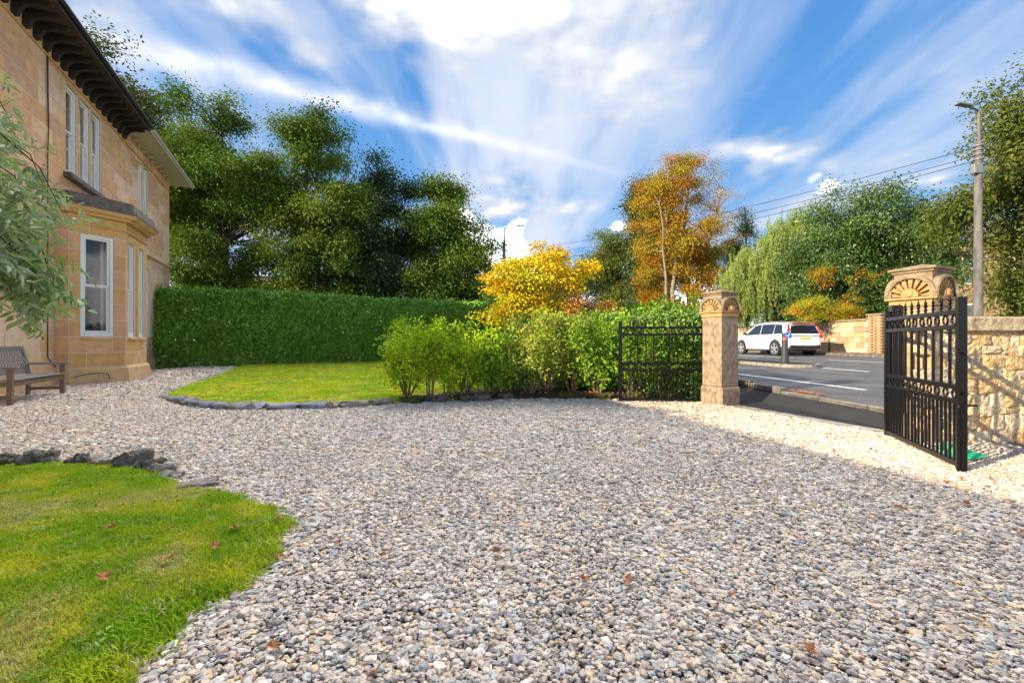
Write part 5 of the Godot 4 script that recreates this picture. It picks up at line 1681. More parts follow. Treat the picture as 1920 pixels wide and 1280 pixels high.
	tree("laurel_bush", "dense dark green bush under the weeping tree behind the far wall", "bush", Vector3(21.2, 0.4, -30.5), {"group": "bushes over the far wall", "lobes": [[V.call(-1.0, 1.9, -0.5), V.call(1.3, 1.9, 1.8)], [V.call(-0.6, 1.7, -5.0), V.call(1.3, 1.8, 2.2)]], "trunks": [[V.call(-1, 0, 0), V.call(-1, 2.4, 0), 0.06]], "clumps": 80, "per": 20, "spread": 0.45, "shape": hol, "limb": 0.015, "bark": M.bark, "seed": 66, "cols": [Vector3(.05, .11, .02), Vector3(.08, .16, .03), Vector3(.12, .20, .035)], "mt": M.glossleaf})
	tree("flame_creeper", "orange and yellow creeper high in the holly branches", "climber", Vector3(19.6, 0.4, -25.7), {"group": "bushes over the far wall", "lobes": [[V.call(0.4, 4.6, 0), V.call(1.0, 1.1, 0.4)], [V.call(-0.6, 3.4, 0.2), V.call(0.5, 1.3, 0.3)]], "trunks": [[V.call(0, 0, -0.3), V.call(0, 4.8, -0.2), 0.04]], "clumps": 14, "per": 5, "spread": 0.24, "shape": small, "limb": 0.012, "bark": M.bark, "seed": 58, "cols": [Vector3(.62, .46, .02), Vector3(.66, .22, .02), Vector3(.20, .26, .04)]})
	tree("ivy_mound", "bright ivy mound rising between the hedge and the carved pillar", "bush", Vector3(7.6, 0.25, -18.6), {"group": "bushes over the far wall", "lobes": [[V.call(0.2, 1.6, 0), V.call(1.3, 1.35, 0.8)]], "trunks": [[V.call(0, 0, 0), V.call(0.2, 2.0, 0), 0.05]], "clumps": 34, "per": 20, "spread": 0.42, "shape": small, "limb": 0.012, "bark": M.bark, "seed": 59, "cols": [Vector3(.10, .21, .02), Vector3(.17, .28, .03), Vector3(.07, .14, .02)]})
	tree("evergreen_tree", "small dark evergreen behind the yellow maple", "tree", Vector3(2.75, 0.0, -18.5), {"lobes": [[V.call(0, 3.3, 0), V.call(0.75, 1.2, 0.7)], [V.call(0, 1.6, 0), V.call(0.95, 1.5, 0.8)]], "trunks": [[V.call(0, 0, 0), V.call(0, 4.2, 0), 0.08]], "clumps": 60, "per": 24, "spread": 0.4, "shape": small, "limb": 0.015, "bark": M.bark, "seed": 60, "cols": [Vector3(.022, .045, .016), Vector3(.035, .065, .022), Vector3(.05, .08, .03)]})
	tree("alder_tree", "airy green tree overhanging the grey lamp pole", "tree", Vector3(20.6, 0.4, -17.9), {"group": og, "lobes": [[V.call(0.4, 9.4, 0), V.call(2.0, 2.4, 2.0)], [V.call(0.0, 6.6, 0), V.call(2.3, 2.2, 2.2)], [V.call(0.6, 3.2, 0.4), V.call(2.3, 2.5, 2.0)], [V.call(-2.6, 5.4, -1.0), V.call(1.6, 0.9, 1.2)]], "trunks": [[V.call(1.2, 0, 0), V.call(0.8, 10.5, 0), 0.2]], "clumps": 170, "per": 20, "spread": 0.6, "shape": hol, "limb": 0.03, "twigs": 3, "bark": M.bark, "seed": 61, "cols": [Vector3(.09, .13, .025), Vector3(.13, .16, .03), Vector3(.18, .17, .04), Vector3(.06, .09, .02)]})
	build_pear()

func build_pear() -> void:
	# silver leaved weeping tree whose branches hang into the view
	var r := RandomNumberGenerator.new()
	r.seed = 81
	var t := thing("weeping_pear_tree", "silvery willow leaved tree with drooping branches in front of the villa", "tree", Vector3(-5.22, 0.05, -3.0))
	var wood := G.new()
	wood.tube([Vector3(0, 0, 0), Vector3(0.05, 1.2, 0), Vector3(-0.05, 2.4, 0), Vector3(0.1, 3.2, -0.1)], [0.11, 0.09, 0.075, 0.05], 8)
	var lf := []
	for sd in 3:
		var rr := RandomNumberGenerator.new()
		rr.seed = 900 + sd
		var g := G.new()
		for k in 13:
			# one narrow curved leaf in four facets on each side
			var u := k / 12.0
			var b := Vector3(0.26 * u, -0.10 * u * u, 0)
			var a := rr.randf() * TAU
			var dir := (Vector3(0.5, -0.12, 0) + Vector3(0, cos(a), sin(a)) * 0.95).normalized()
			var side := dir.cross(Vector3(rr.randfn(), rr.randfn() + 0.8, rr.randfn())).normalized()
			var ln := rr.randf_range(0.06, 0.105)
			var w := ln * rr.randf_range(0.13, 0.18)
			var nrm := side.cross(dir).normalized()
			var curl := rr.randf_range(-0.35, 0.45)
			var f := rr.randf_range(0.75, 1.25)
			g.cc = Color(f, f, f * rr.randf_range(0.85, 1.1))
			var cp := []
			for i in 5:
				var s := i / 4.0
				cp.append(b + dir * ln * s + Vector3.DOWN * ln * 0.3 * s * s + nrm * curl * ln * s * (1.0 - s))
			var ws := [0.12, 0.75, 1.0, 0.6, 0.0]
			for i in 4:
				for sg in [-1.0, 1.0]:
					var p: Vector3 = cp[i]
					var q: Vector3 = cp[i + 1]
					var pe: Vector3 = p + side * sg * w * ws[i] + nrm * w * 0.3 * ws[i]
					var qe: Vector3 = q + side * sg * w * ws[i + 1] + nrm * w * 0.3 * ws[i + 1]
					g.leaf(p, pe, q)
					if i < 3:
						g.leaf(pe, qe, q)
		lf.append(g.mesh())
	var xfs := [[], [], []]
	var cols := [[], [], []]
	var pal := [Vector3(.28, .37, .18), Vector3(.38, .45, .27), Vector3(.20, .29, .11), Vector3(.45, .51, .35)]
	# boughs [start, tip] in the tree's own axes
	var boughs := []
	for k in 46:
		var a := r.randf_range(-1.0, 1.9)
		var reach := r.randf_range(0.5, 1.62)
		var y := r.randf_range(1.5, 3.1)
		if reach > 1.3:
			y = minf(y, 2.6)
		boughs.append([Vector3(0, minf(3.1, y + r.randf_range(0.2, 0.7)), 0), Vector3(cos(a) * reach, y + 0.1, -sin(a) * reach * 0.8 - 0.05)])
	for k in 26:
		boughs.append([Vector3(0.3, 2.6, -0.2), Vector3(r.randf_range(1.0, 1.66), r.randf_range(1.55, 2.4), r.randf_range(-0.55, 0.15))])
	boughs.append([Vector3(0.2, 3.2, -0.1), Vector3(1.74, 2.35, -0.35)])
	boughs.append([Vector3(0.2, 3.3, -0.1), Vector3(1.45, 2.92, -0.3)])
	for i in boughs.size():
		var A: Vector3 = boughs[i][0]
		var B: Vector3 = boughs[i][1]
		var mid := A.lerp(B, 0.55) + Vector3(0, 0.28, 0)
		var drop := B + Vector3(0.08, -r.randf_range(0.12, 0.34), r.randfn() * 0.05)
		if i >= boughs.size() - 2:
			drop = B + Vector3(0.16, -0.32, 0)
		wood.tube([A, mid, B, drop], [0.012, 0.009, 0.005, 0.002], 5, false)
		var cnt := 17 if i < boughs.size() - 2 else 5
		for j in cnt:
			var u := r.randf_range(0.25, 1.0)
			var p := (A.lerp(mid, u / 0.4) if u < 0.4 else (mid.lerp(B, (u - 0.4) / 0.3) if u < 0.7 else B.lerp(drop, (u - 0.7) / 0.3)))
			p += Vector3(r.randfn(), r.randfn(), r.randfn()) * 0.045
			var s := r.randi() % 3
			var yaw := r.randfn(0, 1.1)
			xfs[s].append(Transform3D(Basis(Vector3.UP, yaw) * Basis(Vector3(0, 0, 1), r.randfn(-0.55, 0.45)) * Basis.from_scale(Vector3.ONE * r.randf_range(0.8, 1.2)), p))
			cols[s].append(pick(pal, r))
	gpart(t, "trunk", wood, M.bark)
	for s in 3:
		copies(t, "crown", lf[s], M.leaf, xfs[s], cols[s])

# ---------------------------------------------------------------- street
func build_car() -> void:
	var o := thing("parked_car", "white estate SUV with red tail lights parked by the far stone wall", "car", RP(17.05, 25.0, road_y(17.0)), Basis(RD, Vector3.UP, RQ).scaled_local(Vector3.ONE * 1.04))
	# own axes: +x front, +z off side (away from the garden), -z near side
	var st := [[-2.44, .52, .86, .78], [-2.38, .40, .98, .88], [-2.15, .33, 1.08, .945], [-1.5, .30, 1.10, .965], [0.0, .28, 1.09, .965], [1.2, .29, 1.06, .96], [1.75, .30, 1.03, .945], [2.2, .33, .96, .88], [2.42, .42, .84, .76], [2.50, .50, .72, .62]]
	var g := G.new()
	var rings := []
	for s in st:
		var b: float = s[1]
		var sh: float = s[2]
		var w: float = s[3]
		var r := []
		for p in [[w * 0.86, b], [w * 0.97, b + 0.10], [w, lerpf(b, sh, 0.55)], [w * 0.985, sh - 0.06], [w * 0.93, sh], [w * 0.5, sh + 0.025], [0.0, sh + 0.035]]:
			r.append(Vector3(s[0], p[1], -p[0]))
		for k in range(5, -1, -1):
			r.append(Vector3(s[0], r[k].y, -r[k].z))
		rings.append(r)
	for i in st.size() - 1:
		for k in 12:
			var a: Vector3 = rings[i][k]
			var b2: Vector3 = rings[i][k + 1]
			var c: Vector3 = rings[i + 1][k + 1]
			var d: Vector3 = rings[i + 1][k]
			g.quad(a, b2, c, d, (a + c) * 0.5 - Vector3((a.x + c.x) * 0.5, 0.65, 0))
		g.quad(rings[i][0], rings[i][12], rings[i + 1][12], rings[i + 1][0], Vector3.DOWN)
	for e in [0, st.size() - 1]:
		for k in range(1, 12):
			g.tri(rings[e][0], rings[e][k], rings[e][k + 1], Vector3(-1 if e == 0 else 1, 0, 0))
	gpart(o, "body", g, M.carwhite)
	# cabin
	g = G.new()
	var pf := [[-2.40, 1.06], [-2.26, 1.48], [-2.05, 1.68], [-1.2, 1.755], [-0.2, 1.765], [0.45, 1.70], [0.95, 1.43], [1.50, 1.07]]
	rings = []
	for p in pf:
		var y: float = p[1]
		var wt := lerpf(0.92, 0.70, clampf((y - 1.05) / 0.7, 0, 1))
		rings.append([Vector3(p[0], 1.04, -0.925), Vector3(p[0], maxf(1.045, y - 0.07), -wt - 0.025), Vector3(p[0], y - 0.015, -wt + 0.06), Vector3(p[0], y + 0.012, 0), Vector3(p[0], y - 0.015, wt - 0.06), Vector3(p[0], maxf(1.045, y - 0.07), wt + 0.025), Vector3(p[0], 1.04, 0.925)])
	for i in pf.size() - 1:
		for k in 6:
			var a: Vector3 = rings[i][k]
			var c: Vector3 = rings[i + 1][k + 1]
			g.quad(a, rings[i][k + 1], c, rings[i + 1][k], (a + c) * 0.5 - Vector3((a.x + c.x) * 0.5, 1.2, 0))
	for k in range(1, 6):
		g.tri(rings[0][0], rings[0][k], rings[0][k + 1], Vector3(-1, 0.2, 0))
	gpart(o, "cabin", g, M.carwhite)
	var sp := func(x: float, y: float, sd: float) -> Vector3:
		return Vector3(x, y, sd * (lerpf(0.925, 0.725, clampf((y - 1.04) / 0.70, 0, 1)) + 0.012))
	for sd in [-1.0, 1.0]:
		for w in [[[-2.02, 1.14], [-1.30, 1.12], [-1.30, 1.63], [-1.78, 1.60]], [[-1.25, 1.12], [-0.20, 1.11], [-0.20, 1.655], [-1.25, 1.635]], [[-0.14, 1.11], [1.10, 1.09], [0.42, 1.60], [-0.14, 1.655]]]:
			g = G.new()
			var P := []
			for q in w:
				P.append(sp.call(q[0], q[1], sd))
			g.quad(P[0], P[1], P[2], P[3], Vector3(0, 0.2, sd))
			gpart(o, "side_window", g, M.carglass)
		g = G.new()
		g.tube([sp.call(-2.1, 1.105, sd), sp.call(-0.2, 1.085, sd), sp.call(1.2, 1.07, sd)], [0.012, 0.012, 0.012], 5)
		gpart(o, "window_trim", g, M.chrome)
		g = G.new()
		g.tube([Vector3(-1.75, 1.78, sd * 0.62), Vector3(-0.6, 1.81, sd * 0.62), Vector3(0.3, 1.76, sd * 0.60)], [0.018, 0.018, 0.018], 6)
		gpart(o, "roof_rail", g, M.cartrim)
		for dx in [[-1.02, -0.02], [0.02, 1.10]]:
			g = G.new()
			var xa: float = dx[0]
			var xb: float = dx[1]
			g.quad(Vector3(xa, 0.46, sd * 0.962), Vector3(xb, 0.46, sd * 0.962), Vector3(xb, 0.80, sd * 0.974), Vector3(xa, 0.80, sd * 0.974), Vector3(0, 0, sd))
			g.quad(Vector3(xa, 0.80, sd * 0.974), Vector3(xb, 0.80, sd * 0.974), Vector3(xb, 1.0, sd * 0.963), Vector3(xa, 1.0, sd * 0.963), Vector3(0, 0, sd))
			var dr := gpart(o, "door", g, M.carwhite)
			g = G.new()
			g.cbox(Vector3(xa + 0.16, 0.92, sd * 0.985), Vector3(0.20, 0.028, 0.035), 0.006)
			gpart(dr, "handle", g, M.cartrim)
		g = G.new()
		g.cbox(Vector3(0.0, 0.34, sd * 0.945), Vector3(2.15, 0.10, 0.06), 0.02)
		gpart(o, "sill", g, M.galv)
		g = G.new()
		g.cbox(Vector3(1.02, 1.17, sd * 1.05), Vector3(0.12, 0.15, 0.22), 0.04)
		gpart(o, "wing_mirror", g, M.cartrim)
		for ax in [-1.49, 1.49]:
			g = G.new()
			var roll := Basis(Vector3(1, 0, 0), sd * PI * 0.5)
			g.lathe(Vector3(ax, 0.40, sd * 0.90), [Vector2(0.445, 0.0), Vector2(0.445, 0.075), Vector2(0.40, 0.078), Vector2(0, 0.078)], 28, roll)
			gpart(o, "wheel_arch", g, M.cartrim)
			g = G.new()
			g.lathe(Vector3(ax, 0.365, sd * 0.74), [Vector2(0.27, 0.0), Vector2(0.35, 0.01), Vector2(0.365, 0.05), Vector2(0.365, 0.22), Vector2(0.35, 0.252), Vector2(0.275, 0.256)], 28, roll)
			var wh := gpart(o, "wheel", g, M.tyre)
			g = G.new()
			g.lathe(Vector3(ax, 0.365, sd * 0.74), [Vector2(0.278, 0.258), Vector2(0.262, 0.256), Vector2(0.255, 0.20)], 28, roll)
			for k in 5:
				var a := TAU * k / 5.0 + 0.3
				for e in [-0.13, 0.13]:
					var dd := Vector3(cos(a + e), sin(a + e), 0)
					g.box(Vector3(ax, 0.365, sd * 0.985) + dd * 0.145, Vector3(0.22, 0.035, 0.03), Basis(Vector3(0, 0, 1), a + e))
			g.lathe(Vector3(ax, 0.365, sd * 0.96), [Vector2(0.055, 0.0), Vector2(0.05, 0.045), Vector2(0, 0.046)], 14, roll)
			gpart(wh, "rim", g, M.rim)
		# tail lights climb the rear pillar and step inwards
		g = G.new()
		g.cbox(Vector3(-2.33, 0.985, sd * 0.86), Vector3(0.26, 0.17, 0.19), 0.03)
		g.tube([Vector3(-2.35, 1.03, sd * 0.865), Vector3(-2.30, 1.18, sd * 0.845), Vector3(-2.31, 1.34, sd * 0.80), Vector3(-2.17, 1.58, sd * 0.72)], [0.085, 0.08, 0.055, 0.045], 6)
		gpart(o, "tail_light", g, M.tail)
		g = G.new()
		g.cbox(Vector3(-2.40, 0.52, sd * 0.62), Vector3(0.10, 0.05, 0.34), 0.015)
		gpart(o, "reflector", g, M.cartrim)
		g = G.new()
		g.cbox(Vector3(2.36, 0.80, sd * 0.66), Vector3(0.2, 0.13, 0.34), 0.04)
		gpart(o, "headlight", g, M.galv)
	g = G.new()
	g.quad(Vector3(-2.402, 1.13, -0.76), Vector3(-2.402, 1.13, 0.76), Vector3(-2.255, 1.53, 0.64), Vector3(-2.255, 1.53, -0.64), Vector3(-1, 0.3, 0))
	gpart(o, "rear_window", g, M.carglass)
	g = G.new()
	g.quad(Vector3(1.44, 1.13, -0.80), Vector3(1.44, 1.13, 0.80), Vector3(0.60, 1.655, 0.62), Vector3(0.60, 1.655, -0.62), Vector3(1, 1, 0))
	gpart(o, "windscreen", g, M.carglass)
	g = G.new()
	g.cbox(Vector3(-2.24, 1.66, 0), Vector3(0.30, 0.035, 1.34), 0.012)
	gpart(o, "spoiler", g, M.tail)
	g = G.new()
	g.cbox(Vector3(-2.43, 0.88, 0), Vector3(0.03, 0.12, 0.54), 0.006)
	gpart(o, "number_plate", g, M.plate)
	g = G.new()
	g.cbox(Vector3(-2.40, 1.02, 0), Vector3(0.06, 0.03, 1.3), 0.01)
	gpart(o, "tailgate_trim", g, M.galv)
	g = G.new()
	g.cbox(Vector3(-2.36, 0.46, 0), Vector3(0.22, 0.16, 1.62), 0.04)
	gpart(o, "rear_bumper", g, M.cartrim)
	g = G.new()
	g.box(Vector3(0, 0.31, 0), Vector3(4.2, 0.12, 1.5))
	gpart(o, "underbody", g, M.cartrim)

func build_street() -> void:
	# stone wall over the road
	var q0 := 20.2
	var wall := thing("far_stone_wall", "mottled sandstone wall with flat coping across the road", "wall", Vector3.ZERO)
	var g := G.new()
	g.box(RP(q0 + 0.20, 33.6, 1.35), Vector3(0.30, 1.74, 23.2), Basis(RQ, Vector3.UP, -RD))
	gpart(wall, "wall_core", g, M.mortar)
	var bs := Basis(RQ, Vector3.UP, -RD)
	var y := 0.50
	var row := 0
	while y < 2.18:
		var h := 0.28
		var s := 22.05 + (0.3 if row % 2 else 0.0)
		while s < 45.0:
			var w := rng.randf_range(0.38, 0.85)
			if s > 38.0:
				w = 1.6
			var sz := Vector3(0.10, h - 0.012, w - 0.012)
			var key := Vector3i((sz * 100.0).round())
			part(wall, "stone", block(sz, 0.012), M.farstone[rng.randi() % 5], Transform3D(bs * Basis.from_scale(sz / (Vector3(key) / 100.0)), RP(q0 + 0.05 + rng.randf_range(-0.012, 0.012), s + w * 0.5, y + h * 0.5)))
			s += w
		y += h
		row += 1
	for k in 18:
		g = G.new()
		g.cbox(RP(q0 + 0.19, 22.6 + 1.3 * k, 2.255), Vector3(0.48, 0.13, 1.29), 0.025, bs)
		gpart(wall, "coping_stone", g, M.cap)
	# brick pier and small gate beside it
	var pier := thing("brick_pier", "buff brick pier ending the far stone wall", "gate pier", Vector3.ZERO)
	y = 0.48
	row = 0
	while y < 2.44:
		for c in 2:
			var off := 0.12 if row % 2 == 0 else -0.12
			g = G.new()
			g.cbox(RP(q0 + 0.13, 21.62 + (0.20 + off * 0.5) * (1 if c == 0 else -1) + off * 0.5, y + 0.0375), Vector3(0.52, 0.068, 0.40 - off * (1 if c == 0 else -1) * 0.9), 0.006, bs)
			gpart(pier, "brick", g, M.brick[rng.randi() % 2])
		y += 0.0755
		row += 1
	g = G.new()
	g.cbox(RP(q0 + 0.13, 21.62, y + 0.04), Vector3(0.62, 0.10, 0.92), 0.02, bs)
	gpart(pier, "cap_stone", g, M.cap)
	var fg := thing("small_gate", "pale slim railed garden gate between far brick pier and post", "gate", Vector3.ZERO)
	for k in 9:
		g = G.new()
		var sc := 20.75 - 0.105 * k
		g.tube([RP(q0 + 0.15, sc, 0.58), RP(q0 + 0.15, sc, 2.18)], [0.012, 0.012], 6)
		g.ring(RP(q0 + 0.15, sc - 0.026, 2.18), 0.026, 0.010, Basis(RD, Vector3.UP, RQ), 0, PI, 6, 5)
		gpart(fg, "bar", g, M.soffit)
	for yy in [0.62, 1.25, 2.05]:
		g = G.new()
		g.cbox(RP(q0 + 0.15, 20.33, yy), Vector3(0.02, 0.035, 0.92), 0.004, bs)
		gpart(fg, "rail", g, M.soffit)
	var post := G.new()
	post.cbox(RP(q0 + 0.15, 20.98, 1.45), Vector3(0.24, 2.0, 0.26), 0.02, bs)
	gpart(fg, "gate_post", post, M.cartrim)
	var wall2 := thing("neighbour_wall", "low stone wall continuing past the small railed gate", "wall", Vector3.ZERO)
	for k in 12:
		for r2 in 5:
			g = G.new()
			g.cbox(RP(q0 + 0.15, 19.3 - 0.62 * k - (0.3 if r2 % 2 else 0.0), 0.64 + 0.28 * r2), Vector3(0.4, 0.27, 0.61), 0.02, bs)
			gpart(wall2, "stone", g, M.farstone[rng.randi() % 5])
	# lamp pole by the far pavement and wires
	var base := RP(17.6 + 1.0, 14.6, 0.5)
	var rp := Vector3(16.31, 0.5, -15.9)
	var lamp := thing("lamp_pole", "stout grey pole with flat street lamp and cable brackets", "street lamp", rp)
	g = G.new()
	g.lathe(Vector3.ZERO, [Vector2(0.135, -0.1), Vector2(0.128, 2.0), Vector2(0.11, 6.5), Vector2(0.10, 7.6), Vector2(0.0, 7.62)], 18)
	gpart(lamp, "pole", g, M.pole)
	g = G.new()
	for yy in [6.75, 6.95, 7.12, 7.28, 7.42]:
		g.lathe(Vector3(0, yy, 0), [Vector2(0.12, 0), Vector2(0.145, 0.01), Vector2(0.145, 0.05), Vector2(0.12, 0.06)], 16)
	g.cbox(Vector3(-0.12, 6.62, 0.06), Vector3(0.30, 0.32, 0.16), 0.02)
	gpart(lamp, "cable_bracket", g, M.lampmetal)
	g = G.new()
	g.tube([Vector3(0.02, 7.55, 0), Vector3(0.02, 8.62, 0), Vector3(-0.03, 8.70, 0.01), Vector3(-0.42, 8.78, 0.08)], [0.055, 0.05, 0.035, 0.03], 10)
	gpart(lamp, "arm", g, M.pole)
	g = G.new()
	g.cbox(Vector3(-0.62, 8.83, 0.11), Vector3(0.52, 0.06, 0.22), 0.02, Basis(Vector3(0, 0, 1), -0.16))
	gpart(lamp, "lamp_head", g, M.lampmetal)
	var fp := Vector3(-0.62, 0.3, -36.0)
	var lamp2 := thing("lamp_post", "slim grey street lamp beyond the yellow maple", "street lamp", fp)
	g = G.new()
	g.tube([Vector3.ZERO, Vector3(0, 8.7, 0)], [0.16, 0.13], 10)
	g.tube([Vector3(0, 8.5, 0), Vector3(0, 9.75, 0), Vector3(0.05, 9.82, 0), Vector3(0.95, 9.90, 0)], [0.08, 0.065, 0.05, 0.04], 8)
	gpart(lamp2, "pole", g, M.lampmetal)
	g = G.new()
	g.cbox(Vector3(1.25, 9.98, 0), Vector3(0.62, 0.07, 0.25), 0.02, Basis(Vector3(0, 0, 1), 0.12))
	gpart(lamp2, "lamp_head", g, M.lampmetal)
	g = G.new()
	for yy in [6.9, 7.45, 8.0, 8.45]:
		g.cbox(Vector3(0.16, yy, 0), Vector3(0.22, 0.10, 0.10), 0.02)
	gpart(lamp2, "insulator", g, M.galv)
	var ends := [[7.42, 8.0], [7.12, 7.45], [6.95, 6.9]]
	for k in 3:
		g = G.new()
		var A := rp + Vector3(0, ends[k][0] + 0.02, 0)
		var B := fp + Vector3(0.2, ends[k][1], 0)
		var pts := []
		var rd := []
		for i in 25:
			var u := i / 24.0
			pts.append(A.lerp(B, u) + Vector3.DOWN * 4.0 * 0.55 * u * (1.0 - u))
			rd.append(0.013)
		g.tube(pts, rd, 5)
		single("overhead_cable", ["uppermost overhead cable strung between the two lamp poles", "middle overhead cable strung between the two lamp poles", "lowest overhead cable strung between the two lamp poles"][k], "cable", g, M.cable, "overhead cables")
	g = G.new()
	g.tube([Vector3(0, 0, 0), Vector3(0, 3.15, 0)], [0.04, 0.04], 8)
	g.lathe(Vector3(0, 3.15, 0), [Vector2(0.045, 0), Vector2(0.03, 0.03), Vector2(0, 0.035)], 8)
	single("sign_post", "thin pale metal post standing behind the yellow maple", "post", g, M.galv, "", Vector3(2.62, 0.1, -20.0))

func far_house(called: String, label: String, at: Vector3, yaw: float, w: float, dep: float, eave: float, ridge: float, mats: Array, wins: Array, roofm: Material, pieces_: bool, chims: Array) -> void:
	# front faces +z of its own axes
	var o := thing(called, label, "house", at, Basis(Vector3.UP, yaw))
	var g := G.new()
	g.box(Vector3(0, eave * 0.5, -dep * 0.5), Vector3(w, eave, dep))
	var wl := gpart(o, "wall", g, mats[0])
	if pieces_:
		var y := eave - 3.6
		var row := 0
		while y < eave - 0.1:
			var x := -w * 0.5 + (0.0 if row % 2 else 0.25)
			while x < w * 0.5 - 0.15:
				var bw := minf(rng.randf_range(0.45, 0.85), w * 0.5 - x)
				var hit := false
				for k in wins:
					if x + bw > k[0] - 0.08 and x < k[1] + 0.08 and y + 0.3 > k[2] and y < k[3]:
						hit = true
				if not hit and bw > 0.2:
					var sz := Vector3(bw - 0.03, 0.30, 0.08)
					var key := Vector3i((sz * 100.0).round())
					part(wl, "stone", block(sz, 0.02), mats[rng.randi() % mats.size()], Transform3D(Basis.from_scale(sz / (Vector3(key) / 100.0)), Vector3(x + bw * 0.5, y + 0.165, 0.03)))
				x += bw
			y += 0.33
			row += 1
	g = G.new()
	var e := 0.45
	var a := Vector3(-w * 0.5 - e, eave, e)
	var b := Vector3(w * 0.5 + e, eave, e)
	var c := Vector3(w * 0.5 + e, eave, -dep - e)
	var d := Vector3(-w * 0.5 - e, eave, -dep - e)
	var hip := minf(w * 0.5, dep * 0.5) * 0.9
	var r0 := Vector3(-w * 0.5 + hip, ridge, -dep * 0.5)
	var r1 := Vector3(w * 0.5 - hip, ridge, -dep * 0.5)
	var upv := Vector3(0, 0.12, 0)
	g.quad(a + upv, b + upv, r1, r0, Vector3(0, 1, 1))
	g.quad(d + upv, c + upv, r1, r0, Vector3(0, 1, -1))
	g.tri(a + upv, d + upv, r0, Vector3(-1, 1, 0))
	g.tri(b + upv, c + upv, r1, Vector3(1, 1, 0))
	var rf := gpart(o, "roof", g, roofm)
	g = G.new()
	g.box((a + c) * 0.5 + Vector3(0, 0.04, 0), Vector3(w + 2 * e - 0.02, 0.16, dep + 2 * e - 0.02))
	gpart(o, "eaves", g, M.soffit if not pieces_ else M.blackwood)
	for k in wins:
		g = G.new()
		var ww: float = k[1] - k[0]
		var hh: float = k[3] - k[2]
		var cx: float = (k[0] + k[1]) * 0.5
		var cy: float = (k[2] + k[3]) * 0.5
		for s in [-1.0, 1.0]:
			g.box(Vector3(cx + s * (ww * 0.5 - 0.06), cy, 0.06), Vector3(0.12, hh, 0.10))
			g.box(Vector3(cx, cy + s * (hh * 0.5 - 0.05), 0.055), Vector3(ww - 0.24, 0.10, 0.09))
		g.box(Vector3(cx, cy, 0.05), Vector3(ww - 0.24, 0.06, 0.08))
		var wn := gpart(o, "window", g, M.white)
		g = G.new()
		g.quad(Vector3(k[0] + 0.1, k[2] + 0.08, 0.035), Vector3(k[1] - 0.1, k[2] + 0.08, 0.035), Vector3(k[1] - 0.1, k[3] - 0.08, 0.035), Vector3(k[0] + 0.1, k[3] - 0.08, 0.035), Vector3(0, 0, 1))
		gpart(wn, "pane", g, M.carglass)
	for ch in chims:
		g = G.new()
		g.cbox(Vector3(ch[0], (ridge + ch[2]) * 0.5, ch[1]), Vector3(1.6, ch[2] - ridge + 1.4, 0.8), 0.04)
		g.cbox(Vector3(ch[0], ch[2] + 0.72, ch[1]), Vector3(1.8, 0.14, 1.0), 0.03)
		var cm := gpart(rf, "chimney", g, M.farstone[1])
		for k in 3:
			g = G.new()
			g.lathe(Vector3(ch[0] - 0.5 + 0.5 * k, ch[2] + 0.78, ch[1]), [Vector2(0.16, 0), Vector2(0.13, 0.6), Vector2(0.17, 0.66), Vector2(0.12, 0.68)], 10)
			gpart(rf, "chimney_pot", g, M.dressed2)

func build_houses() -> void:
	far_house("brown_stone_house", "brown rubble stone house with white sash windows behind the pole", Vector3(44.5, 0.4, -43.0), -0.66, 13.0, 9.0, 10.2, 13.0, M.brown, [[-4.2, -3.2, 6.2, 9.2], [-1.4, -0.4, 6.2, 9.2], [2.0, 3.0, 6.2, 9.2], [-1.4, -0.4, 1.5, 4.3]], M.slate, true, [])
	far_house("sandstone_house", "sandstone house whose chimney shows above the holly tree", Vector3(36.5, 0.4, -50.0), -0.5, 11.0, 9.0, 8.2, 11.2, M.farstone, [[-2.0, -1.0, 5.0, 7.4]], M.slate, false, [[-3.4, -4.5, 12.6], [3.2, -4.5, 12.0]])
	far_house("slate_roof_house", "pale walled house with grey slate roof beyond the hedge", Vector3(20.8, 0.4, -98.0), -0.35, 11.5, 10.0, 8.4, 12.0, [M.brown[3]], [[-4.9, -4.4, 5.2, 8.0], [-1.6, -0.2, 5.2, 8.0], [2.4, 3.6, 5.2, 8.0]], M.slate, false, [[6.2, -6.0, 11.4]])
	far_house("distant_house", "tan house glimpsed between the trees behind the hedge", Vector3(-29.0, 0.0, -52.0), 0.3, 12.0, 9.0, 6.6, 9.2, [M.farstone[1]], [[3.0, 4.1, 4.2, 6.0], [-3.0, -1.8, 4.2, 6.0]], M.darkboard, false, [])

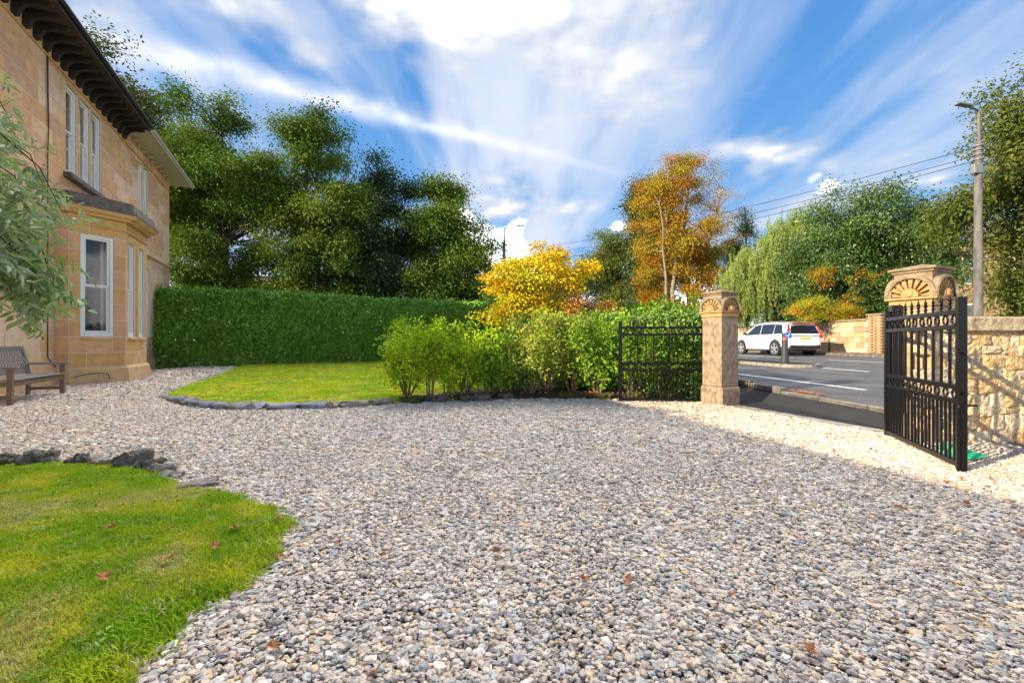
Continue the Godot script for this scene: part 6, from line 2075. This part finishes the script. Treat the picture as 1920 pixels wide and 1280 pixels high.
func build_fallen_leaves() -> void:
	var shapes := []
	for sd in 3:
		var r := RandomNumberGenerator.new()
		r.seed = 40 + sd
		var g := G.new()
		var n_ := 10
		var c := Vector3(0, 0.006, 0)
		var ring := []
		for k in n_:
			var a := TAU * k / n_
			var rad := (1.0 if k % 2 == 0 else 0.5) * r.randf_range(0.8, 1.2)
			ring.append(Vector3(cos(a) * rad * 0.034, 0.004 + r.randf() * 0.022, sin(a) * rad * 0.024))
		for k in n_:
			g.tri(c, ring[k], ring[(k + 1) % n_], Vector3.UP)
		g.tube([c, Vector3(0.05, 0.012, 0.01)], [0.0012, 0.0008], 4)
		shapes.append(g.mesh())
	var spots := [[-1.55, -2.55], [-1.42, -2.75], [-1.95, -3.25], [-0.94, -2.45], [-0.65, -2.32], [-1.18, -2.30], [0.53, -2.07], [0.33, -2.08], [-0.08, -2.35], [0.16, -1.40], [0.95, -1.95], [1.05, -1.6], [-0.45, -1.5], [-0.85, -1.62], [3.55, -3.6], [3.35, -3.5], [3.9, -3.95], [3.05, -3.05], [3.4, -3.1], [2.55, -3.0], [1.7, -4.4], [2.2, -5.3], [0.6, -5.6], [-0.7, -4.5], [-1.4, -5.2], [2.6, -6.4], [1.9, -7.5], [2.9, -2.6], [-1.62, -2.15], [-1.78, -1.98], [-2.2, -2.5], [-1.5, -2.3]]
	for i in spots.size():
		var p := Vector2(spots[i][0], spots[i][1])
		var onl := edge_dist(p, near_lawn) > 0.02
		var s := rng.randf_range(0.8, 1.25)
		var o := part(self, numbered("fallen_leaf"), shapes[rng.randi() % 3], M.dryleaf, Transform3D(Basis(Vector3.UP, rng.randf() * TAU) * Basis(Vector3(1, 0, 0), rng.randfn(0, 0.3)) * Basis.from_scale(Vector3(s, s, s)), Vector3(p.x, (mound_y(p, near_lawn, 0.05, 0.16) + 0.028) if onl else 0.028, p.y)))
		meta(o, "curled orange leaf fallen on the worn turf" if onl else "curled orange leaf fallen on the pebble drive", "leaf", "leaves fallen on the turf" if onl else "leaves fallen on the pebbles")
	var xfs := []
	var cols := []
	for k in 470:
		var c := RP(5.70 + absf(rng.randfn()) * 0.10, 7.6 + rng.randfn() * 0.28, 0.205)
		if k > 50:
			c = RP(19.0 + rng.randfn() * 0.3, rng.randf_range(19.0, 26.0), 0.52)
		if k > 210:
			c = Vector3(rng.randf_range(-1.0, 3.2), 0.10, -8.75 - absf(rng.randfn()) * 0.4)
		var bit := 1.0 if k < 50 else (1.6 if k < 211 else 1.0)
		if k > 300:
			c = Vector3(rng.randf_range(-2.5, 4.0), 0.02, -rng.randf_range(1.3, 8.0))
			bit = rng.randf_range(0.25, 0.6)
			if not gravel_ok(Vector2(c.x, c.z)):
				continue
		xfs.append(Transform3D(Basis(Vector3.UP, rng.randf() * TAU) * Basis(Vector3(1, 0, 0), rng.randfn(0, 0.4)) * Basis.from_scale(Vector3.ONE * bit), c + Vector3.UP * rng.randf() * 0.02))
		cols.append(Color.WHITE)
	var o := thing("leaf_litter", "dry brown leaf scraps drifted along kerbs, bed and pebbles", "leaf litter")
	o.set_meta("kind", "stuff")
	copies(o, "dry_leaves", shapes[0], M.dryleaf, xfs, cols)

func _ready() -> void:
	# camera
	var cam := Camera3D.new()
	cam.name = "camera"
	cam.fov = 73.75
	cam.near = 0.05
	cam.far = 1500.0
	cam.position = Vector3(0, 1.12, 0)
	add_child(cam)
	cam.current = true
	# sky and exposure
	var env := Environment.new()
	env.background_mode = Environment.BG_SKY
	env.tonemap_mode = Environment.TONE_MAPPER_LINEAR
	env.tonemap_exposure = 7.3
	env.background_energy_multiplier = 1.0
	env.sdfgi_enabled = true
	env.ssao_enabled = true
	env.ssil_enabled = true
	var sky := Sky.new()
	var pan := PanoramaSkyMaterial.new()
	pan.panorama = make_sky()
	sky.sky_material = pan
	env.sky = sky
	var we := WorldEnvironment.new()
	we.name = "environment"
	we.environment = env
	add_child(we)
	# low sun from behind the villa
	var sun := DirectionalLight3D.new()
	sun.name = "sun"
	sun.light_energy = 0.46
	sun.light_color = Color(1.0, 0.93, 0.80)
	sun.light_angular_distance = 0.6
	sun.shadow_enabled = true
	var el := deg_to_rad(22.0)
	var to_sun := Vector3(-0.883 * cos(el), sin(el), 0.469 * cos(el))
	sun.transform = Transform3D(Basis.looking_at(-to_sun, Vector3.UP), Vector3(-20, 20, 10))
	add_child(sun)
	rng.seed = 2024

	make_materials()
	near_lawn = roughen(near_lawn, 0.13, 0.16, 3)
	build_ground()
	build_villa()
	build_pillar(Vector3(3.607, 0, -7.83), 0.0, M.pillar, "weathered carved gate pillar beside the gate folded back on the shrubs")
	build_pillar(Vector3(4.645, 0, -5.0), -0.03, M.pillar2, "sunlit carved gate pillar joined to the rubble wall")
	build_rubble_wall()
	build_gate(Vector3(3.50, 0.0, -8.28), Vector3(1.96, 0.0, -8.34), Vector3(3.56, 0, -8.16), "black iron gate folded back in front of the shrubs", false)
	build_gate(Vector3(4.40, 0.0, -5.34), Vector3(3.83, 0.0, -3.86), Vector3(4.47, 0, -5.30), "black iron gate standing open before the rubble wall", true)
	build_street()
	build_car()
	build_houses()
	build_plants()
	build_edging()
	build_bench()

	build_gravel()

	build_grass()

	build_fallen_leaves()
